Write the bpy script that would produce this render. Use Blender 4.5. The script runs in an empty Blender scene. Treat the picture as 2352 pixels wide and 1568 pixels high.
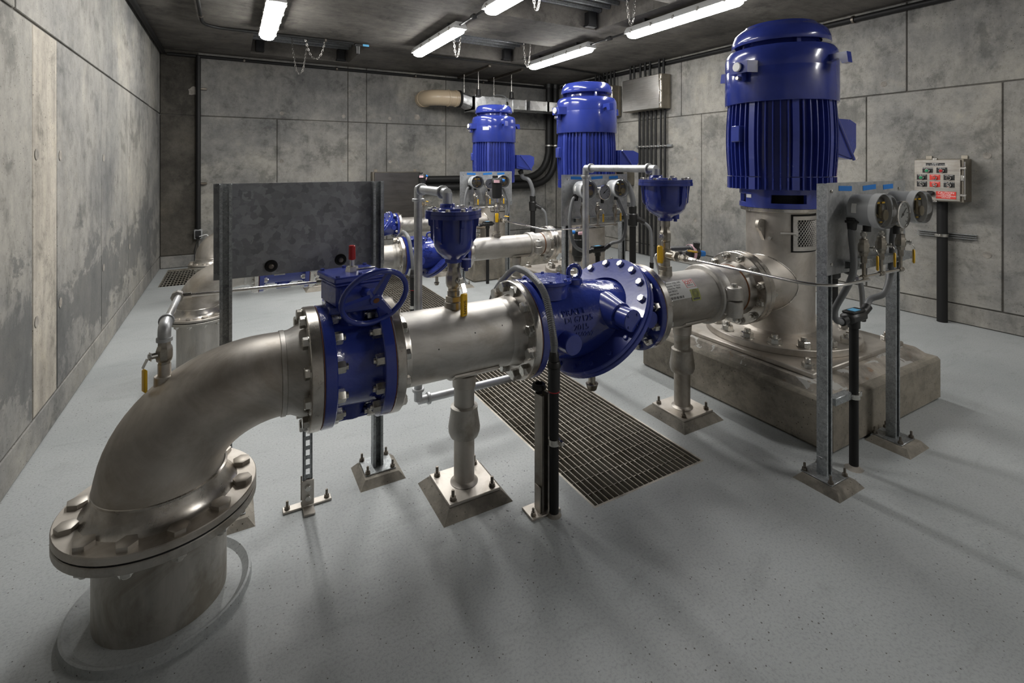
import bpy, bmesh, math, random
from mathutils import Matrix, Vector
random.seed(7)
pi = math.pi
sc = bpy.context.scene
COL = sc.collection
# ------------------------------------------------------------------ camera, world, exposure
cam = bpy.data.cameras.new('camera'); camo = bpy.data.objects.new('camera', cam); COL.objects.link(camo)
cam.sensor_width = 36.0; cam.lens = 1140.0 / 2352.0 * 36.0
cam.shift_y = -(784.0 - 378.0) / 2352.0
cam.clip_start = 0.02
TH = math.atan(646 / 1140.0)
camo.location = (0, 0, 1.66); camo.rotation_euler = (pi / 2, 0, -TH)
sc.camera = camo
w = bpy.data.worlds.new('world'); sc.world = w; w.use_nodes = True
w.node_tree.nodes['Background'].inputs[0].default_value = (0.5, 0.52, 0.55, 1)
w.node_tree.nodes['Background'].inputs[1].default_value = 0.02
sc.view_settings.view_transform = 'Standard'; sc.view_settings.look = 'None'
sc.view_settings.exposure = -0.05; sc.view_settings.gamma = 1.0
sc.view_settings.use_curve_mapping = False
LAMP = 60.0        # emission of the lamp lenses
# ------------------------------------------------------------------ materials
def mat(name, col, rough=0.5, metal=0.0, spec=0.5, emit=0, coat=0):
    m = bpy.data.materials.new(name); m.use_nodes = True
    b = m.node_tree.nodes['Principled BSDF']
    b.inputs['Base Color'].default_value = (*col, 1); b.inputs['Roughness'].default_value = rough
    b.inputs['Metallic'].default_value = metal; b.inputs['Specular IOR Level'].default_value = spec
    b.inputs['Coat Weight'].default_value = coat
    if emit:
        b.inputs['Emission Color'].default_value = (*col, 1); b.inputs['Emission Strength'].default_value = emit
    return m
class NT:
    def __init__(s, m):
        s.t = m.node_tree; s.b = s.t.nodes['Principled BSDF']
    def n(s, typ, **kw):
        x = s.t.nodes.new(typ)
        for k, v in kw.items():
            if k.startswith('i_'):
                x.inputs[k[2:].replace('_', ' ')].default_value = v
            else:
                setattr(x, k, v)
        return x
    def l(s, a, b): s.t.links.new(a, b)
    def pos(s, scale=(1, 1, 1), obj=False):
        g = s.n('ShaderNodeTexCoord').outputs['Object'] if obj else s.n('ShaderNodeNewGeometry').outputs['Position']
        mp = s.n('ShaderNodeMapping'); mp.inputs['Scale'].default_value = scale
        s.l(g, mp.inputs['Vector']); return mp.outputs[0]
    def noise(s, vec, scale, detail=6, rough=0.6, dist=0.0):
        x = s.n('ShaderNodeTexNoise'); x.inputs['Scale'].default_value = scale; x.inputs['Detail'].default_value = detail
        x.inputs['Roughness'].default_value = rough; x.inputs['Distortion'].default_value = dist
        s.l(vec, x.inputs['Vector']); return x.outputs['Fac']
    def ramp(s, fac, stops):
        r = s.n('ShaderNodeValToRGB'); e = r.color_ramp.elements
        while len(e) < len(stops): e.new(0.5)
        for q, (p, c) in zip(e, stops):
            q.position = p; q.color = (*c, 1) if len(c) == 3 else c
        s.l(fac, r.inputs[0]); return r.outputs[0]
    def mix(s, fac, a, b, typ='MIX'):
        x = s.n('ShaderNodeMix', data_type='RGBA', blend_type=typ)
        for inp, v in ((x.inputs[0], fac), (x.inputs[6], a), (x.inputs[7], b)):
            if hasattr(v, 'links'): s.l(v, inp)
            elif isinstance(v, (int, float)): inp.default_value = v
            else: inp.default_value = (*v, 1)
        return x.outputs[2]
    def bump(s, h, strength=0.3, dist=0.01, prev=None):
        x = s.n('ShaderNodeBump'); x.inputs['Strength'].default_value = strength; x.inputs['Distance'].default_value = dist
        s.l(h, x.inputs['Height'])
        if prev is not None: s.l(prev, x.inputs['Normal'])
        s.l(x.outputs[0], s.b.inputs['Normal']); return x.outputs[0]
    def color(s, c): s.l(c, s.b.inputs['Base Color'])
    def rough(s, fac, lo, hi):
        x = s.n('ShaderNodeMapRange'); x.inputs['To Min'].default_value = lo; x.inputs['To Max'].default_value = hi
        s.l(fac, x.inputs['Value']); s.l(x.outputs[0], s.b.inputs['Roughness'])
def g3(v, t=(1, 1, 1)): return (v * t[0], v * t[1], v * t[2])
def concrete(name, lo, hi, tint=(1, .975, .93), streak=(1, 1, 1), big=0.55, pits=True, lt=None):
    lt = lt or tint
    m = mat(name, (hi, hi, hi), 0.8, spec=0.25); t = NT(m)
    p = t.pos(); ps = t.pos(streak)
    a = t.noise(p, big, 8, 0.66, 0.25); c = t.ramp(a, [(0.33, g3(lo, lt)), (0.46, g3((lo + hi) / 2, tuple((p_ + q_) / 2 for p_, q_ in zip(lt, tint)))), (0.58, g3(hi, tint))])
    s = t.noise(ps, 4.0, 8, 0.72, 0.1); c = t.mix(0.6, c, t.ramp(s, [(0.3, (.55, .55, .55)), (0.52, (1, 1, 1)), (0.75, (1.2, 1.18, 1.14))]), 'MULTIPLY')
    mo = t.noise(p, 11, 6, .7, .2); c = t.mix(.7, c, t.ramp(mo, [(.32, (.74, .74, .73)), (.5, (1, 1, 1)), (.72, (1.14, 1.13, 1.10))]), 'MULTIPLY')
    blot = t.noise(p, 1.7, 10, 0.74, 0.3); c = t.mix(0.8, c, t.ramp(blot, [(0.38, (.52, .53, .53)), (0.46, (.95, .95, .95)), (0.56, (1, 1, 1)), (.68, (1.2, 1.17, 1.10))]), 'MULTIPLY')
    if pits:
        v = t.n('ShaderNodeTexVoronoi'); v.inputs['Scale'].default_value = 38; t.l(p, v.inputs['Vector'])
        pk = t.noise(p, 3.1, 3); pm = t.n('ShaderNodeMath', operation='MULTIPLY_ADD'); t.l(pk, pm.inputs[0]); pm.inputs[1].default_value = -0.19
        t.l(v.outputs['Distance'], pm.inputs[2])
        hole = t.ramp(pm.outputs[0], [(0.0, (.25, .24, .22)), (0.012, (1, 1, 1))]); c = t.mix(1.0, c, hole, 'MULTIPLY')
    fine = t.noise(p, 70, 4); c = t.mix(0.35, c, t.ramp(fine, [(0.3, (.8, .8, .8)), (0.7, (1.15, 1.15, 1.15))]), 'MULTIPLY')
    t.color(c); b1 = t.bump(s, 0.25, 0.01); t.bump(fine, 0.25, 0.004, b1)
    return m
WALLS = [concrete('concrete_grey_%d' % i, lo, hi, tint, st, lt=(.98, .985, .97)) for i, (lo, hi, tint, st) in enumerate([
    (.155, .315, (1, .96, .87), (1.8, 1.8, .6)), (.17, .33, (1, .955, .86), (.7, .7, 1.6)), (.145, .30, (1, .965, .89), (1.5, 1.5, .7)), (.155, .32, (1, .96, .865), (.8, .8, 1.4))])]
def stained(m):      # old water line: dark blotchy band low on the wall
    m = m.copy(); m.name = m.name + '_water_line'; t = NT(m); src = t.b.inputs['Base Color'].links[0].from_socket
    g = t.n('ShaderNodeNewGeometry'); sp = t.n('ShaderNodeSeparateXYZ'); t.l(g.outputs['Position'], sp.inputs[0])
    d = t.n('ShaderNodeMath', operation='SUBTRACT'); t.l(sp.outputs[2], d.inputs[0]); d.inputs[1].default_value = .68
    ab = t.n('ShaderNodeMath', operation='ABSOLUTE'); t.l(d.outputs[0], ab.inputs[0])
    nz = t.noise(t.pos((.8, .8, 1.3)), 1.9, 9, .72, .4); f = t.n('ShaderNodeMath', operation='MULTIPLY_ADD'); t.l(ab.outputs[0], f.inputs[0]); f.inputs[1].default_value = -.42; t.l(nz, f.inputs[2])
    t.color(t.mix(t.ramp(f.outputs[0], [(.37, (0, 0, 0)), (.415, (.62, .62, .62))]), src, (.085, .088, .088))); return m
WALLS_L = [stained(q) for q in WALLS]
M_BEIGE = concrete('concrete_beige_strip', .34, .47, (1, .92, .79), (3, 3, .4), 1.2)
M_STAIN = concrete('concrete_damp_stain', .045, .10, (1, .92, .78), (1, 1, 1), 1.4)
M_JOINT = concrete('concrete_joint', .07, .13, (1, .95, .85))
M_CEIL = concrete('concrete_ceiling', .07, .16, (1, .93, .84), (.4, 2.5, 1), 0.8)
M_PLINTH = concrete('concrete_plinth', .15, .27, (1, .91, .76), (1, 1, 1.4), 1.6)
M_GROUT = concrete('concrete_grout', .20, .36, (1, .93, .83), (1, 1, 1), 5.0)
M_REAR = concrete('concrete_pale_bounce', .50, .66, (1, .975, .94))  # wall behind the camera, kept pale to bounce fill light forward
M_PAD = concrete('concrete_pad', .19, .31, (1, .92, .79), (1, 1, 1), 4.0)
def flaky_grout():
    m = concrete('flaking_grout', .20, .34, (1, .91, .79), (1, 1, 1), 4.0, False); t = NT(m); src = t.b.inputs['Base Color'].links[0].from_socket
    f = t.noise(t.pos(), 5.5, 5, .55, .8); c = t.mix(t.ramp(f, [(.575, (0, 0, 0)), (.585, (.85, .85, .85))]), src, (.42, .415, .40))
    r = t.noise(t.pos(), 9, 6, .6, .5); c = t.mix(t.ramp(r, [(.60, (0, 0, 0)), (.68, (.5, .5, .5))]), c, (.22, .11, .045)); t.color(c); return m
M_FLAKE = flaky_grout()
M_PIT = mat('pit_concrete', (.02, .019, .017), .9)
def floor_mat():
    m = mat('floor_paint', (.40, .425, .44), .4, spec=0.4); t = NT(m); p = t.pos()
    a = t.noise(p, .9, 6, .6, .4); c = t.ramp(a, [(.3, (.315, .335, .338)), (.55, (.375, .392, .394)), (.75, (.405, .42, .42))])
    b = t.noise(p, 90, 3, .7); c = t.mix(.6, c, t.ramp(b, [(.36, (.72, .72, .72)), (.5, (1, 1, 1)), (.7, (1.08, 1.08, 1.08))]), 'MULTIPLY')
    v = t.n('ShaderNodeTexVoronoi'); v.inputs['Scale'].default_value = 34; t.l(p, v.inputs['Vector'])
    k = t.noise(p, 1.3, 4); q = t.n('ShaderNodeMath', operation='MULTIPLY_ADD'); t.l(k, q.inputs[0]); q.inputs[1].default_value = -.17; t.l(v.outputs['Distance'], q.inputs[2])
    c = t.mix(1, c, t.ramp(q.outputs[0], [(0, (.3, .28, .25)), (.01, (1, 1, 1))]), 'MULTIPLY')
    sm = t.noise(t.pos((1, 3, 1)), 2.2, 8, .7, .6); c = t.mix(.5, c, t.ramp(sm, [(.34, (.80, .80, .79)), (.44, (1, 1, 1))]), 'MULTIPLY')
    t.color(c); t.rough(sm, .62, .32); t.bump(b, .22, .003); return m
M_FLOOR = floor_mat()
def steel(name, col, r0, r1, st=(1, 1, 1), sc_=6, metal=1.0, bump=0.04, stain=0.5):
    m = mat(name, col, (r0 + r1) / 2, metal); t = NT(m); p = t.pos(st)
    a = t.noise(p, sc_, 6, .65, .3)
    c = t.ramp(a, [(.25, tuple(v * .72 for v in col)), (.55, col), (.8, tuple(min(1, v * 1.15) for v in col))])
    d = t.noise(t.pos(), 2.7, 7, .7, 1.0); c = t.mix(stain, c, t.ramp(d, [(.38, (.62, .57, .50)), (.52, (1, 1, 1))]), 'MULTIPLY')
    t.color(c); t.rough(a, r0, r1); f = t.noise(t.pos(st), sc_ * 14, 3); t.bump(f, bump, .003); return m
M_SS = steel('stainless_pipe', (.58, .56, .53), .40, .60, (1, 3, 3), 5)
M_SSD = steel('stainless_dull', (.56, .525, .48), .40, .60, (1, 1, 1), 4)
M_SSF = steel('stainless_flange', (.63, .60, .56), .20, .38, (2, 2, 2), 7)
M_SSR = steel('stainless_riser', (.52, .50, .465), .45, .65, (3, 3, .6), 5, stain=.7)
M_BOLT = steel('bolt_steel', (.66, .645, .61), .2, .36, (1, 1, 1), 20)
M_BOLTD = steel('anchor_bolt_steel', (.24, .215, .185), .35, .55, (1, 1, 1), 30)
M_CBOX = steel('control_box_sheet', (.44, .415, .375), .35, .5, (.6, .6, 8), 5, stain=.4)
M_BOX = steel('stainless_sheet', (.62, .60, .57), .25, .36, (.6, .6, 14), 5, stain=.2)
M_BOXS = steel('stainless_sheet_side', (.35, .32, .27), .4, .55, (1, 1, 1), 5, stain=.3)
M_BRASS = steel('fitting_steel', (.44, .41, .36), .28, .45, (1, 1, 1), 24)
M_BOXDK = steel('stainless_sheet_matt', (.22, .21, .2), .3, .42, (.5, .5, 4), 3, stain=.2)
M_TUBE = mat('stainless_tube', (.72, .70, .67), .18, 1)
def galv(name, col, s, r=.45, metal=.85, k=(.68, 1.25)):
    m = mat(name, col, r, metal); t = NT(m); v = t.n('ShaderNodeTexVoronoi'); v.inputs['Scale'].default_value = s
    p = t.pos(); nz = t.n('ShaderNodeTexNoise'); nz.inputs['Scale'].default_value = s * .8; t.l(p, nz.inputs['Vector'])
    mm = t.mix(.05, p, nz.outputs['Color']); t.l(mm, v.inputs['Vector'])
    c = t.ramp(v.outputs['Color'], [(.1, tuple(x * k[0] for x in col)), (.9, tuple(min(1, x * k[1]) for x in col))])
    d = t.noise(p, 3, 6, .7); c = t.mix(.5, c, t.ramp(d, [(.35, (.65, .65, .65)), (.55, (1, 1, 1))]), 'MULTIPLY')
    t.color(c); t.rough(d, r + .12, r - .08); return m
M_GALV = steel('galvanized_pipe', (.52, .53, .54), .38, .52, (1, 1, 1), 9, .8)
M_STRUT = galv('galvanized_strut', (.42, .44, .45), 90, .42)
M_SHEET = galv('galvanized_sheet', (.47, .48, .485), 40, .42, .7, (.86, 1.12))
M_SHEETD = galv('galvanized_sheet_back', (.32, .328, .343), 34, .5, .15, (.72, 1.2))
M_DUCT = galv('duct_sheet', (.62, .63, .64), 12, .32)
def paint(name, col, rough=.22, bump=.5, sc_=55):
    m = mat(name, col, rough, coat=.5); t = NT(m); p = t.pos()
    a = t.noise(p, 3.5, 5, .6); t.color(t.ramp(a, [(.3, tuple(v * .82 for v in col)), (.7, tuple(v * 1.12 for v in col))]))
    t.rough(a, rough - .04, rough + .08)
    if bump: t.bump(t.noise(p, sc_, 3, .5), bump, .004)
    return m
M_BLUE = paint('blue_enamel', (.033, .052, .29), .24, .12)
M_BLUER = paint('blue_cast_enamel', (.027, .047, .28), .13, .6, 32)
M_BLUES = paint('blue_gloss_enamel', (.027, .044, .255), .16, .06)
M_BLK = mat('black_plastic', (.012, .012, .012), .42)
M_BLKP = mat('black_coated_pipe', (.0095, .0095, .0095), .55, spec=.35)
M_RUB = mat('rubber_gasket', (.006, .006, .006), .8)
M_GREYC = mat('grey_flexible_conduit', (.16, .165, .17), .42)
M_YEL = mat('yellow_vinyl', (.75, .44, .012), .35)
M_RED = mat('red_plastic', (.42, .012, .015), .3)
M_SIGNR = mat('red_sign', (.68, .045, .03), .5)
M_GRN = mat('green_plastic', (.01, .25, .10), .3)
M_WHT = mat('white_print', (.8, .8, .78), .5)
M_LBLW = mat('white_label', (.82, .82, .81), .55)
M_INK = mat('black_print', (.015, .015, .015), .6)
M_INKG = mat('grey_print', (.14, .14, .14), .6)
M_BLUT = mat('blue_tape', (.008, .17, .55), .6)
M_CYAN = mat('cyan_label', (.10, .36, .60), .5)
M_PINK = mat('pink_label', (.72, .45, .50), .5)
M_YGRN = mat('yellow_green_label', (.45, .47, .16), .6)
M_DIAL = mat('dial_white', (.78, .79, .78), .5)
M_GREYP = mat('grey_case_paint', (.34, .35, .36), .35)
M_PVC = mat('beige_pvc', (.50, .40, .28), .3)
M_RUST = mat('rusty_edge', (.16, .06, .02), .8)
M_GRATE = steel('grating_steel', (.52, .49, .43), .4, .6, (1, 1, 1), 14, .9)
M_CHAIN = mat('chain_steel', (.3, .29, .27), .35, 1)
M_DARK = mat('dark_interior', (.008, .008, .009), .7)
M_GBACK = mat('gauge_backplate', (.13, .125, .115), .5)
M_BEZ = mat('pale_bezel_plastic', (.55, .56, .57), .2)
M_BUFF = mat('gauge_inner_parts', (.30, .24, .13), .4, .6)
M_HOUS = mat('lamp_housing', (.42, .42, .41), .5)
M_LENS = mat('lamp_lens', (1.0, .985, .955), .4, emit=LAMP)
def glass():
    m = bpy.data.materials.new('clear_lens'); m.use_nodes = True; t = m.node_tree
    for n in list(t.nodes): t.nodes.remove(n)
    o = t.nodes.new('ShaderNodeOutputMaterial'); mx = t.nodes.new('ShaderNodeMixShader')
    tr = t.nodes.new('ShaderNodeBsdfTransparent'); gl = t.nodes.new('ShaderNodeBsdfGlossy'); gl.inputs['Roughness'].default_value = .04
    tr.inputs[0].default_value = (.93, .94, .95, 1)
    f = t.nodes.new('ShaderNodeFresnel'); f.inputs['IOR'].default_value = 1.6
    t.links.new(f.outputs[0], mx.inputs[0]); t.links.new(tr.outputs[0], mx.inputs[1]); t.links.new(gl.outputs[0], mx.inputs[2])
    t.links.new(mx.outputs[0], o.inputs[0]); return m
M_GLASS = glass()
# ------------------------------------------------------------------ mesh helpers
def T(x, y, z): return Matrix.Translation((x, y, z))
def R(a, ax): return Matrix.Rotation(a, 4, ax)
def S3(x, y, z): return Matrix.Diagonal((x, y, z, 1))
def align(d, roll=0.0):      # matrix whose local Z points along d
    return Vector(d).to_track_quat('Z', 'Y').to_matrix().to_4x4() @ R(roll, 'Z')
I4 = Matrix.Identity(4)
class MB:
    def __init__(s): s.v = []; s.f = []
    def add(s, vs, fs, M=None):
        k = len(s.v)
        s.v += [tuple(M @ Vector(p)) for p in vs] if M is not None else [tuple(p) for p in vs]
        s.f += [tuple(i + k for i in f) for f in fs]; return s
    def box(s, c, d, bev=0.0, M=None):
        x, y, z = (q / 2 for q in d); b = min(bev, x * .9, y * .9, z * .9); vs = []; ix = {}
        if b <= 0:
            vs = [(c[0] + i * x, c[1] + j * y, c[2] + k * z) for i in (-1, 1) for j in (-1, 1) for k in (-1, 1)]
            return s.add(vs, [(0, 1, 3, 2), (4, 6, 7, 5), (0, 4, 5, 1), (2, 3, 7, 6), (0, 2, 6, 4), (1, 5, 7, 3)], M)
        for i in (-1, 1):
            for j in (-1, 1):
                for k in (-1, 1):
                    for a, q in enumerate(((x, y - b, z - b), (x - b, y, z - b), (x - b, y - b, z))):
                        ix[i, j, k, a] = len(vs); vs.append((c[0] + i * q[0], c[1] + j * q[1], c[2] + k * q[2]))
        fs = []
        for sg in (-1, 1):
            fs.append([ix[sg, j, k, 0] for j, k in ((-1, -1), (1, -1), (1, 1), (-1, 1))])
            fs.append([ix[i, sg, k, 1] for i, k in ((-1, -1), (1, -1), (1, 1), (-1, 1))])
            fs.append([ix[i, j, sg, 2] for i, j in ((-1, -1), (1, -1), (1, 1), (-1, 1))])
            for s2 in (-1, 1):
                fs.append([ix[sg, s2, -1, 0], ix[sg, s2, 1, 0], ix[sg, s2, 1, 1], ix[sg, s2, -1, 1]])
                fs.append([ix[sg, -1, s2, 0], ix[sg, 1, s2, 0], ix[sg, 1, s2, 2], ix[sg, -1, s2, 2]])
                fs.append([ix[-1, sg, s2, 1], ix[1, sg, s2, 1], ix[1, sg, s2, 2], ix[-1, sg, s2, 2]])
                for s3 in (-1, 1): fs.append([ix[sg, s2, s3, a] for a in range(3)])
        return s.add(vs, fs, M)
    def lathe(s, prof, n=32, M=None, a0=0.0, a1=2 * pi, closed=False):   # prof: (r, z)
        full = abs(a1 - a0 - 2 * pi) < 1e-6; m = n if full else n + 1; vs = []; rings = []
        for r, z in prof:
            if r <= 1e-6: rings.append([len(vs)]); vs.append((0, 0, z)); continue
            rings.append(list(range(len(vs), len(vs) + m)))
            vs += [(r * math.cos(a0 + (a1 - a0) * i / n), r * math.sin(a0 + (a1 - a0) * i / n), z) for i in range(m)]
        fs = []; prs = list(zip(rings, rings[1:])) + ([(rings[-1], rings[0])] if closed else [])
        for A, B in prs:
            for i in range(n):
                j = (i + 1) % m if full else i + 1
                if len(A) == 1 and len(B) == 1: continue
                if len(A) == 1: fs.append((A[0], B[i], B[j]))
                elif len(B) == 1: fs.append((A[i], B[0], A[j]))
                else: fs.append((A[i], A[j], B[j], B[i]))
        if not full and closed:
            fs.append([q[0] for q in rings]); fs.append([q[-1] for q in rings])
        return s.add(vs, fs, M)
    def cyl(s, p0, p1, r0, r1=None, n=20, bev=0.0):
        p0 = Vector(p0); p1 = Vector(p1); d = p1 - p0; L = d.length; r1 = r0 if r1 is None else r1
        M = T(*p0) @ align(d)
        b = min(bev, L * .45)
        pr = [(0, 0), (r0 - b, 0)] + ([(r0, b)] if b else []) + ([(r1, L - b)] if b else []) + [(r1 - b, L), (0, L)]
        return s.lathe(pr, n, M)
    def ring(s, p0, d, ro, ri, h, n=40, bev=0.0):      # annulus of height h from p0 along d
        b = bev
        return s.lathe([(ri, 0), (ro - b, 0), (ro, b), (ro, h - b), (ro - b, h), (ri, h)], n, T(*p0) @ align(d), closed=True)
    def tube(s, pts, r, n=12, closed=False, cap=True):
        P = [Vector(p) for p in pts]; k = len(P); rr = r if isinstance(r, (list, tuple)) else [r] * k
        vs = []; up = None
        for i, p in enumerate(P):
            a = P[(i - 1) % k] if (closed or i > 0) else p; b = P[(i + 1) % k] if (closed or i < k - 1) else p
            d = (b - a).normalized()
            if up is None: up = d.orthogonal().normalized()
            else: up = (up - d * up.dot(d)).normalized()
            q = d.cross(up)
            vs += [p + (up * math.cos(2 * pi * j / n) + q * math.sin(2 * pi * j / n)) * rr[i] for j in range(n)]
        fs = []
        for i in range(k if closed else k - 1):
            A = i * n; B = ((i + 1) % k) * n
            fs += [(A + j, A + (j + 1) % n, B + (j + 1) % n, B + j) for j in range(n)]
        if cap and not closed: fs += [tuple(range(n)), tuple((k - 1) * n + j for j in range(n))]
        return s.add(vs, fs)
    def prism(s, poly, h, M=None, holes=None):    # poly in xy, extruded z 0..h
        n = len(poly); vs = [(x, y, 0) for x, y in poly] + [(x, y, h) for x, y in poly]
        return s.add(vs, [tuple(range(n)), tuple(range(n, 2 * n))] + [(i, (i + 1) % n, n + (i + 1) % n, n + i) for i in range(n)], M)
    def frame(s, A, B, h, M=None):                # poly ring A (outer) B (inner), same count
        n = len(A); vs = [(x, y, 0) for x, y in A] + [(x, y, h) for x, y in A] + [(x, y, 0) for x, y in B] + [(x, y, h) for x, y in B]
        fs = []
        for i in range(n):
            j = (i + 1) % n
            fs += [(i, j, n + j, n + i), (2 * n + i, 2 * n + j, 3 * n + j, 3 * n + i), (n + i, n + j, 3 * n + j, 3 * n + i), (i, j, 2 * n + j, 2 * n + i)]
        return s.add(vs, fs, M)
    def mesh(s, name, off=(0, 0, 0), ang=38):
        me = bpy.data.meshes.new(name)
        me.from_pydata([(p[0] - off[0], p[1] - off[1], p[2] - off[2]) for p in s.v], [], s.f)
        bm = bmesh.new(); bm.from_mesh(me); bmesh.ops.recalc_face_normals(bm, faces=bm.faces); bm.to_mesh(me); bm.free()
        me.polygons.foreach_set('use_smooth', [True] * len(me.polygons))
        me.set_sharp_from_angle(angle=math.radians(ang)); me.update(); return me
def arc(c, u, v, r, a0, a1, n=10):
    c = Vector(c); u = Vector(u); v = Vector(v)
    return [c + (u * math.cos(a0 + (a1 - a0) * i / n) + v * math.sin(a0 + (a1 - a0) * i / n)) * r for i in range(n + 1)]
def bend(pts, r, n=7):     # polyline with rounded corners
    P = [Vector(p) for p in pts]; out = [P[0]]
    for a, b, c in zip(P, P[1:], P[2:]):
        d0 = (a - b).normalized(); d1 = (c - b).normalized(); h = min(r, (a - b).length * .49, (c - b).length * .49)
        s0 = b + d0 * h; s1 = b + d1 * h
        out += [s0.lerp(b, t).lerp(b.lerp(s1, t), t) for t in [i / n for i in range(n + 1)]]
    return out + [P[-1]]
def spline(pts, n=8):      # catmull-rom
    P = [Vector(p) for p in pts]; P = [P[0] * 2 - P[1]] + P + [P[-1] * 2 - P[-2]]; out = []
    for i in range(1, len(P) - 2):
        a, b, c, d = P[i - 1:i + 3]
        for k in range(n):
            t = k / n; out.append(0.5 * (2 * b + (c - a) * t + (2 * a - 5 * b + 4 * c - d) * t * t + (3 * b - a - 3 * c + d) * t ** 3))
    return out + [P[-2]]
OFF = {}
def thing(name, label, cat, loc=(0, 0, 0), M=None, group=None):
    o = bpy.data.objects.new(name, None); COL.objects.link(o); o.empty_display_size = .1
    if M is not None: o.matrix_world = M; OFF[o.name] = Vector((0, 0, 0))
    else: o.location = loc; OFF[o.name] = Vector(loc)
    o['label'] = label; o['category'] = cat
    if group: o['group'] = group
    return o
def part(name, mb, m, parent, label=None, M=None, ang=38):
    me = mb.mesh(name, OFF[parent.name], ang) if isinstance(mb, MB) else mb
    if len(me.materials) == 0: me.materials.append(m)
    o = bpy.data.objects.new(name, me); COL.objects.link(o); o.parent = parent; OFF[o.name] = OFF[parent.name]
    if M is not None: o.matrix_local = M
    if label: o['label'] = label
    return o
def put(name, me, parent, M, label=None):       # shared mesh placed by a world (root-offset) matrix
    o = bpy.data.objects.new(name, me); COL.objects.link(o); o.parent = parent
    o.matrix_local = Matrix.Translation(-OFF[parent.name]) @ M; OFF[o.name] = OFF[parent.name]
    if label: o['label'] = label
    return o
def single(name, mb, m, label, cat, loc=(0, 0, 0), group=None, ang=38):
    me = mb.mesh(name, loc, ang); me.materials.append(m)
    o = bpy.data.objects.new(name, me); COL.objects.link(o); o.location = loc
    o['label'] = label; o['category'] = cat; OFF[o.name] = Vector(loc)
    if group: o['group'] = group
    return o
def struct(name, mb, m, parent=None):
    me = mb.mesh(name); me.materials.append(m)
    o = bpy.data.objects.new(name, me); COL.objects.link(o); OFF[o.name] = Vector((0, 0, 0))
    if parent: o.parent = parent
    else: o['kind'] = 'structure'
    return o
CACHE = {}
def shared(key, fn, m):
    if key not in CACHE:
        mb = fn(); me = mb.mesh(key); me.materials.append(m); CACHE[key] = me
    return CACHE[key]
def hexbolt(r, h, washer=True, stud=0.0):
    mb = MB(); z0 = 0.0
    if washer: mb.lathe([(0, 0), (r * 1.12, 0), (r * 1.12, r * .12), (0, r * .12)], 18); z0 = r * .12
    mb.lathe([(0, z0), (r, z0), (r, z0 + h * .86), (r * .86, z0 + h), (0, z0 + h)], 6)
    if stud: mb.lathe([(r * .5, z0 + h), (r * .5, z0 + h + stud * .85), (r * .4, z0 + h + stud), (0, z0 + h + stud)], 12)
    return mb
def bolt_mesh(r, h, washer=True, stud=0.0, m=None):
    m = m or M_BOLT
    return shared('bolt_%.4f_%.4f_%d_%.3f_%s' % (r, h, washer, stud, m.name), lambda: hexbolt(r, h, washer, stud), m)
def bolt_circle(parent, c, d, rad, n, me, a0=None, skip=None, name='bolt'):
    A = T(*c) @ align(d); a0 = pi / n if a0 is None else a0
    for i in range(n):
        a = a0 + 2 * pi * i / n
        if skip and skip(i, a): continue
        put(name, me, parent, A @ R(a, 'Z') @ T(rad, 0, 0) @ R(random.uniform(0, 1), 'Z'))
# ------------------------------------------------------------------ lettering (built first, before the scene grows)
def text_mesh(body, size, depth=.0006, align_x='CENTER', m=None):
    key = 'txt|%s|%.4f|%.4f|%s' % (body, size, depth, m.name)
    if key in CACHE: return CACHE[key]
    cu = bpy.data.curves.new('t', 'FONT'); cu.body = body; cu.size = size; cu.extrude = depth / 2; cu.align_x = align_x; cu.align_y = 'CENTER'
    cu.resolution_u = 2; cu.space_line = .95
    o = bpy.data.objects.new('t', cu); COL.objects.link(o)
    me = bpy.data.meshes.new_from_object(o.evaluated_get(bpy.context.evaluated_depsgraph_get()))
    bpy.data.objects.remove(o); bpy.data.curves.remove(cu); me.name = 'lettering'; me.materials.clear(); me.materials.append(m)
    CACHE[key] = me; return me
for a in [('CAUTION', .030, .0008, M_WHT), ('THIS PANEL', .017, .0008, M_WHT), ('CONTAINS FOREIGN', .017, .0008, M_WHT), ('VOLTAGE', .017, .0008, M_WHT),
          ('PUMP 3', .016, .0008, M_WHT), ('LOCAL CONTROL STATION', .016, .0008, M_WHT), ('PUMP 3 RUNNING', .011, .0008, M_WHT), ('PUMP 3 FAIL', .011, .0008, M_WHT),
          ('PUMP 3 START', .011, .0008, M_WHT), ('PUMP 3 STOP', .011, .0008, M_WHT), ('PUMP 3 RESET', .011, .0008, M_WHT), ('PUMP 3 MODE', .011, .0008, M_WHT),
          ('HAND  OFF  AUTO', .011, .0008, M_WHT), ('SHARPE', .030, .0006, M_INK), ('PRATT', .048, .004, M_BLUER), ('DI 67125', .045, .004, M_BLUER), ('2015', .045, .004, M_BLUER),
          ('150207', .036, .004, M_BLUER), ('QST', .060, .0004, M_SIGNR), ('PUMPS INC.', .014, .0004, M_INKG), ('Quantity: 18 Pieces', .016, .0004, M_INKG),
          ('Product No: 78341', .016, .0004, M_INKG), ('Heat: 502217', .016, .0004, M_INKG), ('Serial No: 24', .016, .0004, M_INKG), ('STAINLESS STEEL PIPE', .016, .0004, M_INKG),
          ('NO', .012, .0004, M_YEL), ('A.S.', .02, .0006, M_INK)]:
    text_mesh(a[0], a[1], a[2], 'CENTER', a[3])
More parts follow.
